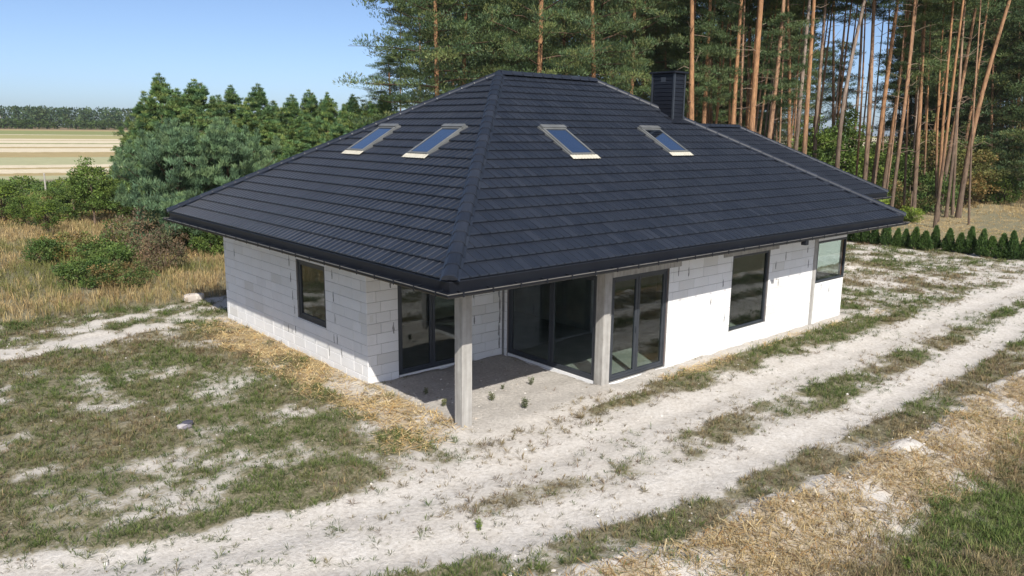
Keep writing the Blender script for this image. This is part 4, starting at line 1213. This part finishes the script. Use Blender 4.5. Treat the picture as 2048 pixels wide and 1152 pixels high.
# trunks of the front row right of the chimney: lower pixel, upper pixel (zoomed picture), distance, diameter
FRONT = [((112, 630), (110, 0), 47, .42, 0, 0), ((175, 655), (205, 0), 50, .36, 0, 0), ((240, 650), (262, 300), 60, .25, 0, 0), ((330, 660), (372, 0), 50, .38, 0, 0), ((372, 665), (384, 250), 52, .22, .3, 0), ((400, 640), (455, 130), 53, .32, 0, 0.1),
         ((430, 690), (482, 0), 46, .46, 0, 0), ((470, 690), (498, 480), 60, .24, .2, 0), ((505, 720), (590, 0), 50, .38, .25, 0.15), ((540, 730), (556, 440), 62, .2, .5, 0), ((615, 760), (618, 20), 52, .30, 0, 0.12), ((660, 780), (724, 60), 52, .34, .9, 0),
         ((705, 800), (755, 0), 50, .36, 0, 0), ((765, 725), (808, 60), 56, .34, .6, 0), ((857, 600), (864, 60), 72, .32, .2, 0), ((880, 600), (912, 120), 74, .28, .2, 0), ((905, 880), (1015, 0), 54, .36, .9, -0.5), ((955, 640), (1010, 60), 60, .28, .7, 0.2),
         ((1022, 840), (1078, 0), 56, .38, .35, 0.1), ((1080, 850), (1195, 0), 56, .38, 0, 0), ((1150, 740), (1252, 0), 60, .38, 0, 0.1), ((1160, 1070), (1268, 100), 54, .26, .15, 0.1), ((1285, 930), (1342, 0), 60, .36, .1, 0), ((1405, 580), (1447, 330), 76, .36, 0, 0),
         ((1455, 1030), (1548, 60), 62, .26, .5, 0.1), ((1440, 920), (1545, 330), 66, .36, .2, 0), ((1530, 1040), (1765, 20), 62, .42, .15, -0.3), ((1540, 800), (1605, 380), 76, .34, .1, 0), ((1600, 720), (1650, 480), 84, .36, .3, 0), ((1725, 710), (1785, 420), 86, .36, .1, 0)]
LOWC = {1: (7.0, (0.8, 0.8), (-.5, .3, 0)), 3: (7.8, (0.75, 0.85), (-.8, .6, 0)), 8: (7.2, (0.8, 0.8), (.3, -.2, 0)), 20: (8.0, (.7, .6), (0, 0, 0)), 22: (9.0, (.9, .9), (0, 0, 0)), 23: (9.0, (1., 1.), (0, 0, 0)), 15: (8, (.8, .8), (0, 0, 0))}
for i, (lo, hi, d, dia, grey, bend) in enumerate(FRONT):
    ua, va = z8(*lo); ub, vb = z8(*hi)
    low = None
    if i in LOWC: low = (LOW_CROWNS[i % 3], *LOWC[i])
    H = 21.3+1.0*math.sin(i*2.3)
    desc = 'pale grey-barked' if grey > .55 else ('thin' if dia < .27 else 'tall orange-barked')
    lean_tree(ua, va, ub, vb, d, dia, H, None if i in (9, 4) else FOREST_CROWNS[i % 4], H-6.3, f'{desc} pine, {ORD[i]} trunk right of the chimney along the forest edge', 9 if i % 3 else 16, grey, bend, 5.0 if grey < .5 else 7, (0.95+0.12*math.sin(i), 0.78), low=low)

for i in range(34):                                                # thin trunks between the big ones
    u = 1365+(i+random.random())*17.2; d = random.uniform(54, 68); H = random.uniform(18.5, 21)
    lean_tree(u, 230, u+random.uniform(4, 30), 0, d, random.uniform(.15, .25), H, FOREST_CROWNS[i % 4], H-5.4, f'thin pine between the stout front trunks, {ORD[i]} thin one right of the chimney', 7, random.choice([0, 0, .3, .8]), random.uniform(-.15, .15), random.uniform(3, 6), (.7, .65), 'thin pines along the forest edge')
# the broad pines behind the ridge, branched low (foot column, distance, trunk diameter, crown base, radius scale, height scale)
EDGE = [(876, 45, .36, 6.5, (1.1, 1.05), 'broad dark pine standing out against the open sky, left end of the forest'), (925, 52, .36, 6.0, (1.0, 1.1), 'tall broad pine second from the open sky'), (985, 54, .42, 6.0, (1.1, 1.1), 'tall broad pine behind the left half of the main ridge'),
        (1075, 44, .44, 6.2, (0.80, 1.0), 'light green broad pine right behind the peak of the roof'), (1190, 47, .40, 6.0, (0.80, 1.0), 'light green broad pine behind the right end of the ridge'), (1262, 50, .36, 8.2, (0.6, 1.0), 'pine just left of the chimney'), (1130, 58, .4, 6.5, (1.1, 1.1), 'tall dark pine in the gap behind the ridge pines'),
        (1285, 60, .38, 5.0, (0.9, 1.1), 'dark pine behind the chimney, deeper in the forest'), (780, 60, .3, 4.0, (0.55, 0.45), 'small brownish pine under the broad dark one')]
for i, (u, d, dia, cz, sc, lab) in enumerate(EDGE):
    lean_tree(u, 200, u+(6 if i % 2 else -4), 0, d, dia, (cz+15*sc[1]) if i != 8 else 11, EDGE_CROWNS[i % 2], cz, lab, 3, 0, 0, 3.5, sc, 'broad pines behind the roof')

# pines in the depth of the forest
deep = 0
for k in range(165):
    u = random.uniform(790, 2330)
    front = float(np.interp(u, [700, 1300, 1600, 1780, 1950, 2400], [58, 60, 62, 72, 84, 90]))
    d = front+random.uniform(0, 1)**0.8*48
    if 1600 < u < 1800 and random.random() < 0.92: continue
    H = random.uniform(18, 22); dia = random.uniform(.2, .36)
    low = None
    if random.random() < (0.4 if u < 1330 else 0.10): low = (LOW_CROWNS[k % 3], random.uniform(3.0, 9), (random.uniform(.8, 1.3), random.uniform(.7, 1.1)), (0, 0, 0))
    lean_tree(u, 200, u+random.uniform(-6, 16), 0, d, dia, H, FOREST_CROWNS[k % 4], H-random.uniform(6.5, 10), 'slender pine standing in the shaded depth of the forest', 2, random.uniform(0, .5), 0, 4, (random.uniform(.85, 1.15), random.uniform(.8, 1.15)), 'pines in the depth of the forest', low=low)
    deep += 1
for k in range(26):                                                 # shade-dark younger pines closing the view between the trunks
    u = random.choice([random.uniform(1340, 1640), random.uniform(1340, 1640), random.uniform(1790, 2300)]); d = random.uniform(92, 118)
    lean_tree(u, 200, u+3, 0, d, .25, 15, EDGE_CROWNS[k % 2], 1.2, 'dense young pine growing low in the dark of the forest', 0, 0.2, 0, 4, (random.uniform(.8, 1.05), .95), 'young pines in the dark of the forest')
for k, (u, d, H) in enumerate([(1985, 78, 15), (2035, 82, 17), (1925, 88, 14), (2075, 76, 16), (1900, 92, 15), (2120, 84, 17)]):
    lean_tree(u, 200, u+4, 0, d, .32, H+2, EDGE_CROWNS[k % 2], 1.8, ['dense dark pine branched to the ground, second from the right border', 'tall dense dark pine at the right border of the picture', 'dense dark pine branched low behind the big leaning trunk', 'dense dark pine just outside the right border', 'dense dark pine left of the one behind the leaning trunk', 'dense tall dark pine outside the right border, farther back'][k], 0, 0.2, 0, 4, (1.0, (H)/15), 'dark pines at the right edge')

# deciduous crowns
LEAFY = np.array([[0.090, 0.145, 0.034], [0.070, 0.120, 0.032], [0.115, 0.165, 0.038]])
LIME = np.array([[0.17, 0.23, 0.035], [0.14, 0.20, 0.035], [0.12, 0.18, 0.04]])
OLIVE = np.array([[0.13, 0.14, 0.045], [0.16, 0.15, 0.05], [0.10, 0.12, 0.04], [0.19, 0.13, 0.05]])
def leafy_crown(seed, rx, rz_, zc, nclump, per, crad, ln, wd, cols, nlimb=7):
    global rng
    keep_rng = rng; rng = np.random.default_rng(seed); rnd = random.Random(seed)
    d = rand_dir(nclump)
    rr = rng.uniform(0.35, 1.0, nclump)**0.5*(0.75+0.5*rng.random(nclump))
    cen = d*rr[:, None]*np.array([rx, rx, rz_])+np.array([0, 0, zc])
    cen[:, 2] = np.maximum(cen[:, 2], 0.12)
    V, F, C = clump_cloud(cen, np.full(nclump, crad)*rng.uniform(.6, 1.3, nclump), per, ln, wd, cols, 0.25, 0.85)
    mb = MB()
    for i in range(nlimb):
        t = cen[rnd.randrange(nclump)]
        z0 = max(0.0, zc-rz_*0.9)*rnd.uniform(.6, 1.0)
        mb.tube([(0, 0, z0), t*np.array([.4, .4, .5])+np.array([0, 0, z0*.5]), t], [0.035*rx, 0.022*rx, 0.008*rx], 5, False)
    rng = keep_rng
    me = mesh_np('crown', V, F, C); me.materials.append(M_LEAF)
    bm = mb.mesh('branches'); a = bm.color_attributes.new('col', 'FLOAT_COLOR', 'POINT')
    a.data.foreach_set('color', np.tile(np.array([0.14, 0.10, 0.07, 1], np.float32), (len(bm.vertices), 1)).ravel()); bm.materials.append(M_BARK)
    return me, bm
FRUIT = [leafy_crown(400+i, 1.1, 1.45, 2.35, 90, 80, 0.34, 0.12, 0.07, LEAFY) for i in range(2)]
FRUIT_LIME = leafy_crown(410, 1.1, 1.2, 1.9, 70, 80, 0.34, 0.12, 0.07, np.concatenate([LIME, LEAFY]))
SAPL = [leafy_crown(420+i, 1.5, 2.7, 3.2, 130, 80, 0.5, 0.17, 0.10, np.concatenate([LEAFY, LEAFY*np.array([1.25, 1.2, 1.])])) for i in range(2)]
SAPO = leafy_crown(425, 1.6, 2.4, 2.7, 110, 80, 0.5, 0.16, 0.09, OLIVE)
BUSH = [leafy_crown(430, 0.95, 0.6, 0.55, 70, 80, 0.24, 0.085, 0.05, LEAFY), leafy_crown(431, 0.95, 0.55, 0.5, 60, 75, 0.24, 0.08, 0.045, np.concatenate([LEAFY, OLIVE])), leafy_crown(432, .8, .6, .5, 50, 70, .22, .09, .055, LIME*1.1), leafy_crown(433, .9, .6, .55, 46, 60, .26, .10, .03, np.array([[.15, .10, .06], [.12, .09, .06], [.10, .11, .05]]))]

def stem_tree(name, u, v_or_d, crown, H0, label, cat, group, sc=1.0, scz=1.0, onpix=True, r=0.07):
    p = onground(u, v_or_d) if onpix else gpt(u, v_or_d)
    p = np.array([p[0], p[1], float(terrain(p[0], p[1]))])
    tm = trunk_mesh([(0, 0, -.1), (0.03, 0.02, H0*.5), (-.02, .03, H0)], [r, r*.75, r*.45], 0, int(u), 0.7, 50)
    return place(name, p, label, cat, group, tm, [(crown, (0, 0, 0), (sc, scz), random.uniform(0, 6.28), (0, 0))])
# orchard trees left
grp = 'young fruit trees left of the meadow'
stem_tree('fruit_tree', 190, 452, FRUIT[0], 2.4, 'tallest leafy fruit tree, its top in front of the pale fields', 'tree', grp, .95, .97)
stem_tree('fruit_tree', 150, 446, FRUIT[1], 1.6, 'leafy fruit tree just left of the tallest one', 'tree', grp, .8, .58)
stem_tree('fruit_tree', 252, 450, FRUIT[1], 1.6, 'dark fruit tree between the tallest one and the pines', 'tree', grp, .85, .68)
stem_tree('fruit_tree', 96, 472, FRUIT_LIME, 1.1, 'small lime green fruit tree standing nearest in the dry grass', 'tree', grp, .72, .55)
stem_tree('fruit_tree', 50, 455, FRUIT[0], 1.3, 'fruit tree behind and left of the lime green one', 'tree', grp, .7, .50)
stem_tree('fruit_tree', 8, 446, FRUIT_LIME, 1.4, 'yellow-green fruit tree at the left edge of the picture', 'tree', grp, 1.05, .72)
stem_tree('fruit_tree', 118, 432, FRUIT[1], 1.3, 'low fruit tree far behind the lime green one', 'tree', grp, .75, .48)
stem_tree('fruit_tree', 222, 430, FRUIT[0], 1.3, 'low fruit tree far behind the tallest one', 'tree', grp, .9, .55)
# hedge row along the field boundary
cen = []
for u in np.arange(-260, 330, 5.0):
    for k in range(2):
        p = gpt(u, random.uniform(74, 86)); cen.append(p+np.array([0, 0, random.uniform(.1, .55+.2*math.sin(u*.05))]))
V, F, C = clump_cloud(np.array(cen), rng.uniform(.32, .62, len(cen)), 70, .22, .13, np.concatenate([LIME*.75, LEAFY*1.1]), .3, .8)
obj('hedgerow', mesh_np('hedgerow', V, F, C), M_LEAF, label='low leafy hedgerow between the orchard and the pale fields', cat='hedge', kind='stuff')
cen = np.array([gpt(random.uniform(-260, 300), random.uniform(53, 72))+np.array([0, 0, random.uniform(.02, .3)]) for _ in range(420)])
V, F, C = clump_cloud(cen, rng.uniform(.3, .55, len(cen)), 46, .22, .08, np.concatenate([LEAFY, OLIVE*1.1]), .5, .6)
obj('undergrowth', mesh_np('undergrowth', V, F, C), M_LEAF, label='rank green undergrowth below the orchard trees', cat='undergrowth', kind='stuff')
# blue-green bushy pine and the young pines behind
def young(u, d, crown, sc, scz, label, r=.09, H=7.5, name='pine_tree', group='young pines left of the house'):
    p = gpt(u, d)
    tm = trunk_mesh([(0, 0, -.1), (.04, 0, H*.5*scz), (0, .03, H*.98*scz)], [r*1.2, r*.8, r*.25], 0, int(u), .3, 3)
    return place(name, p, label, 'tree', group, tm, [(crown, (0, 0, 0), (sc, scz), random.uniform(0, 6.28), (0, 0))])
young(350, 37.5, BLUE_CROWNS[0], .95, 0.98, 'bushy blue-green pine nearest the left eave', .1, 5.0)
young(452, 37, BLUE_CROWNS[0], .95, 1.0, 'bushy blue-green pine half hidden by the left roof slope', .1, 5.0)
YP = []                                                            # (column, distance, width, height): tops as seen against the sky
for (u, v, d, w) in ((292, 212, 52, 1.0), (328, 170, 51, 1.1), (362, 196, 47, .95), (398, 178, 50, 1.1), (432, 206, 55, 1.0), (468, 186, 52, 1.0), (496, 214, 47, .9), (522, 182, 52, 1.15), (556, 214, 56, .95), (588, 200, 50, .9), (622, 188, 54, 1.0), (658, 194, 50, .95), (690, 215, 46, .8), (708, 196, 55, 1.0), (742, 206, 51, .95), (772, 190, 57, 1.0), (268, 262, 56, .85), (540, 240, 45, .9), (612, 244, 44, .85), (680, 240, 44, .9), (648, 205, 60, 1.1)):
    YP.append((u, d, w*random.uniform(.95, 1.2), (5.54+(255-v)*d/1553.0)/8.6))
YP.sort()
for i, (u, d, a, b) in enumerate(YP):
    young(u, d, YOUNG_CROWNS[i % 3], a, b, f'young pine in the thicket left of the roof, {ORD[i]} from the open field', .1, 7.9)
# understory at the forest edge, right
US = [(1640, 57, SAPL[0], 1.05, 1.05, 'bright green leafy sapling behind the wing roof'), (1690, 60, SAPL[1], 1.1, 1.15, 'green leafy sapling among the pale trunks'), (1735, 62, SAPL[0], 1.1, 0.85, 'leafy sapling right of the pale grey trunk'), (1610, 62, SAPL[1], 1.2, .9, 'leafy sapling close behind the wing ridge'),
      (1785, 66, SAPL[1], 1.2, 0.8, 'low leafy sapling above the far eave corner'), (1860, 70, SAPO, 1.1, 1.25, 'olive yellow-green sapling between the leaning trunks'), (1905, 76, SAPO, 1.1, 1.1, 'olive sapling right of the two leaning trunks'), (1945, 72, SAPO, 1.2, .95, 'brownish olive bush at the foot of the big leaning pine'),
      (1830, 64, BUSH[1], 1.8, 2.2, 'round olive bush at the forest foot'), (1870, 66, BUSH[0], 1.9, 2.4, 'dark green bush at the foot of the forest'), (1985, 80, SAPL[0], .8, .75, 'green bush at the right edge of the forest'), (2020, 78, BUSH[0], 1.6, 2.0, 'low dark bush at the far right of the forest'),
      (1700, 54, BUSH[0], 2.0, 2.4, 'bright bush overhanging the wing eave'), (1750, 58, BUSH[2], 1.7, 2.0, 'yellow-green bush just above the wing eave corner'), (1835, 57, BUSH[2], 1.0, 0.9, 'small lime green bush alone on the dry meadow')]
for (u, d, c, a, b, lab) in US:
    stem_tree('sapling' if c in SAPL or c is SAPO else 'bush', u, d, c, 2.0, lab, 'bush' if c in BUSH else 'tree', 'undergrowth along the forest edge', a, b, False, .05)
# bushes left in the meadow
MBU = [(150, 520, 1, 1.25, 1.15, 'wide dull green bush in the dry meadow'), (95, 528, 0, .8, .9, 'small green bush left of the wide one in the meadow'), (215, 545, 0, 1.1, 1.0, 'green bramble bush in the middle of the meadow'), (300, 520, 3, 1.4, 1.7, 'reddish brown bush in the meadow'), (270, 505, 1, 1.2, 1.6, 'olive bush behind the reddish brown one'),
       (345, 505, 1, 1.3, 1.9, 'dark bush below the blue-green pine'), (390, 500, 0, 1.0, 1.3, 'green bush beside the far wall corner'), (420, 512, 0, .8, 1.0, 'small leafy bush touching the far wall corner'), (180, 572, 0, 1.1, .8, 'low spreading green bush nearest the track'), (250, 578, 1, 1.0, .8, 'low thorny bush beside the grey twigs'), (330, 545, 3, 1.1, 1.3, 'dry twiggy bush in front of the dark one')]
for (u, v, c, a, b, lab) in MBU:
    stem_tree('bush', u, v, BUSH[c], .5, lab, 'bush', 'bushes in the left meadow', a, b, True, .02)

# thuja hedge: each a plant of its own
def thuja_mesh(seed, h=0.95):
    global rng
    keep_rng = rng; rng = np.random.default_rng(seed)
    n = 2600
    t = rng.random(n)**1.25; prof = np.where(t < .12, .65+t*2.9, (1-t)**0.72*1.08)
    az = rng.uniform(0, 6.283, n); rr = 0.30*prof*rng.uniform(0.55, 1.03, n)*(1+0.12*np.sin(az*3+t*9))
    pos = np.stack([np.cos(az)*rr, np.sin(az)*rr, 0.03+t*h], -1)
    ax = np.stack([np.cos(az)*.45, np.sin(az)*.45, np.full(n, .9)], -1)+rand_dir(n)*.35; ax /= np.linalg.norm(ax, axis=1)[:, None]
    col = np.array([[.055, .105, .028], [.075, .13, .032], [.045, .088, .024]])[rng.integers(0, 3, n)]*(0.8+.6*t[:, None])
    V, F, C = leaf_quads(pos, ax, rng.uniform(.07, .13, n), rng.uniform(.025, .05, n), col)
    rng = keep_rng
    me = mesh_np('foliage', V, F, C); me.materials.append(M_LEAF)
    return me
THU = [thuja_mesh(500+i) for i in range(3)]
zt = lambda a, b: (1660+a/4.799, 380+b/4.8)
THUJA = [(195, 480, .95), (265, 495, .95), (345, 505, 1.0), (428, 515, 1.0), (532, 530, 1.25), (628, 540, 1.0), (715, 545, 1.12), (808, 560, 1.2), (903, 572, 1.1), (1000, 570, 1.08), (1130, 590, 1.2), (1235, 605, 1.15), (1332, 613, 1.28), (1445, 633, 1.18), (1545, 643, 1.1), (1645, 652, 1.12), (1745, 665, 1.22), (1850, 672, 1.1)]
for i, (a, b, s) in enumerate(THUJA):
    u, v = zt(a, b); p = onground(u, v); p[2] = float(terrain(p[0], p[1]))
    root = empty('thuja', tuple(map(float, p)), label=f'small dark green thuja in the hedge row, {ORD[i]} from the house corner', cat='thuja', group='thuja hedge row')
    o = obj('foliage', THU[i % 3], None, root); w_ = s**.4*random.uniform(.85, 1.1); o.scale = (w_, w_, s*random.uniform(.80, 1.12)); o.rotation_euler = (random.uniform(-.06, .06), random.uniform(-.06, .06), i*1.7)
    st = MB(); st.tube([(0, 0, -.06), (0, 0, .35*s)], [.025, .015], 5); st.build('stem', M_BARK, root)

# far woods and hedge at the end of the fields
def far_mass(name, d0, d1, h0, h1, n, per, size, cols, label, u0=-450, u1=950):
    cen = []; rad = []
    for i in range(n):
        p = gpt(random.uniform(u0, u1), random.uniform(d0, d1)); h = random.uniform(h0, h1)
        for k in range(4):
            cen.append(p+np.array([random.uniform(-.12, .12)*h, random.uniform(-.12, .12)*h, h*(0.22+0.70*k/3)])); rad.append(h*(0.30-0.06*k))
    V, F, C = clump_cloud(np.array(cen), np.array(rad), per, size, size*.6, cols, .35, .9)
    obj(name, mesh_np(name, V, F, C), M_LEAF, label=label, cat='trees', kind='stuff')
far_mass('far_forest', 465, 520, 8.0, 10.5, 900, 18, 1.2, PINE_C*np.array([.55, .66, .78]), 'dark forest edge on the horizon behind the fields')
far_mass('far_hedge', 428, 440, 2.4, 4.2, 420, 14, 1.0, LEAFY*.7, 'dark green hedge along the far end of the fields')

# ------------------------------------------------------------------ small things
def lump(name, parts_, mat, label, cat, loc):
    root = None
    V = []; F = []; C = []; n = 0
    for (off, sc, colr, seed) in parts_:
        r = np.random.default_rng(seed)
        v = IV.copy(); f = IF.copy()
        for _ in range(2):                                           # subdivide
            mid = {}; nf = []; v = list(map(np.array, v))
            def m_(a, b):
                k = (min(a, b), max(a, b))
                if k not in mid:
                    q = v[a]+v[b]; v.append(q/np.linalg.norm(q)); mid[k] = len(v)-1
                return mid[k]
            for a, b, c_ in f:
                x_, y_, z_ = m_(a, b), m_(b, c_), m_(c_, a)
                nf += [(a, x_, z_), (x_, b, y_), (z_, y_, c_), (x_, y_, z_)]
            f = np.array(nf); v = np.array(v)
        nn = fbm(v[:, 0]*2+seed, v[:, 1]*2+v[:, 2]*1.7, seed % 7, 4)
        v = np.sign(v)*np.abs(v)**0.7*(0.75+0.5*nn)[:, None]*np.array(sc)+np.array(off)
        V.append(v); F.append(f+n); C.append(np.tile(colr, (len(v), 1))); n += len(v)
    o = obj(name, mesh_np(name, np.concatenate(V), np.concatenate(F), np.concatenate(C)), mat, None, label=label, cat=cat)
    o.location = loc
    return o
p = onground(383, 603); p[2] = float(terrain(p[0], p[1]))
lump('concrete_lump', [((0, 0, .1), (.28, .16, .14), (.42, .38, .34), 3), ((.22, -.05, .13), (.16, .14, .13), (.50, .46, .41), 5)], M_STONE, 'lump of broken concrete lying by the far wall corner', 'rubble', tuple(p))
p = onground(366, 856); p[2] = float(terrain(p[0], p[1]))
lump('rag', [((0, 0, .04), (.10, .07, .045), (.36, .34, .34), 8), ((.10, .05, .06), (.11, .07, .06), (.06, .06, .08), 9), ((.06, -.06, .03), (.10, .05, .04), (.16, .15, .17), 10)], M_STONE, 'crumpled grey and black rag on the left grass', 'rag', tuple(p))
# weeds on and before the terrace
def weed(u, v, h, label, cols, n=26, name='weed'):
    p = onground(u, v); p[2] = float(terrain(p[0], p[1]))
    root = empty(name, tuple(map(float, p)), label=label, cat='weed', group='weeds round the terrace')
    h *= .75; mb = MB(); cen = []
    for i in range(3):
        az = random.uniform(0, 6.28); t = np.array([math.cos(az)*h*.25, math.sin(az)*h*.25, h*random.uniform(.75, 1)])
        mb.tube([(0, 0, -.02), t*np.array([.4, .4, .55]), t], [.006, .004, .002], 4, False)
        for k in range(6): cen.append(t*(0.25+.75*k/5))
    st = mb.mesh('stem'); a = st.color_attributes.new('col', 'FLOAT_COLOR', 'POINT'); a.data.foreach_set('color', np.tile(np.array([.12, .13, .06, 1], np.float32), (len(st.vertices), 1)).ravel())
    obj('stem', st, M_LEAF, root)
    V, F, C = clump_cloud(np.array(cen), np.full(len(cen), h*.16), 12, h*.22, h*.075, cols, .3, .8)
    obj('leaves', mesh_np('leaves', V, F, C), M_LEAF, root)
WG = np.array([[.12, .14, .07], [.15, .16, .09]])
weed(1050, 816, .30, 'tallest weed growing in the sunlit terrace dirt', WG)
weed(983, 800, .24, 'weed growing right behind the corner column', WG)
weed(1062, 770, .22, 'weed at the shadow edge of the terrace', WG)
weed(1005, 778, .16, 'small weed just outside the terrace shadow', WG)
weed(886, 812, .22, 'weed left of the corner column', WG)
weed(852, 790, .2, 'weed growing in the terrace shadow', WG)
weed(957, 1058, .20, 'bright green leafy weed on the sandy wheel track', LIME)
weed(1745, 1146, .28, 'yellow-green weed at the lower edge of the picture', LIME)
weed(1815, 1105, .26, 'dark green weed in the field grass below the earth bank', LEAFY)
# utility poles and a fence post far left
M_POLE = mat_simple('weathered_wood', (0.30, 0.28, 0.25), (0.42, 0.40, 0.36), 3, .9, .2)
p = gpt(3, 455)
root = empty('utility_pole', tuple(map(float, p)), label='grey A-shaped utility pole in front of the far forest', cat='pole')
MB().tube([(0, 0, -.3), (0.1, 0, 10)], [.18, .12], 7).build('pole', M_POLE, root)
dv = RT[:2]*2.6
MB().tube([(dv[0], dv[1], -.3), (.15, 0, 9.3)], [.17, .12], 7).build('brace_pole', M_POLE, root)
MB().box((-.9, -.06, 9.2), (1.0, .06, 9.35)).build('crossarm', M_POLE, root)
p = gpt(83, 73)
root = empty('fence_post', tuple(map(float, p)), label='pale post standing in the hedgerow', cat='post')
MB().tube([(0, 0, -.2), (0, 0, 1.75)], [.07, .06], 7).build('post', M_POLE, root)
MB().tube([(0, 0, 1.75), (0, 0, 1.80)], [.075, .04], 7).build('cap', M_POLE, root)

# ------------------------------------------------------------------ thin summer haze: one closed box of even air round everything
m_h = bpy.data.materials.new('summer_haze'); m_h.use_nodes = True
hn = m_h.node_tree; hn.nodes.remove(hn.nodes['Principled BSDF'])
pv = hn.nodes.new('ShaderNodeVolumePrincipled')
pv.inputs['Color'].default_value = (0.80, 0.88, 1.0, 1)
pv.inputs['Density'].default_value = 0.00012
hn.links.new(pv.outputs[0], hn.nodes['Material Output'].inputs['Volume'])
MB().box((-1640, -1640, -1.6), (1640, 1640, 34)).build('haze', m_h, None, label='thin pale summer haze over the land', cat='haze', kind='stuff')
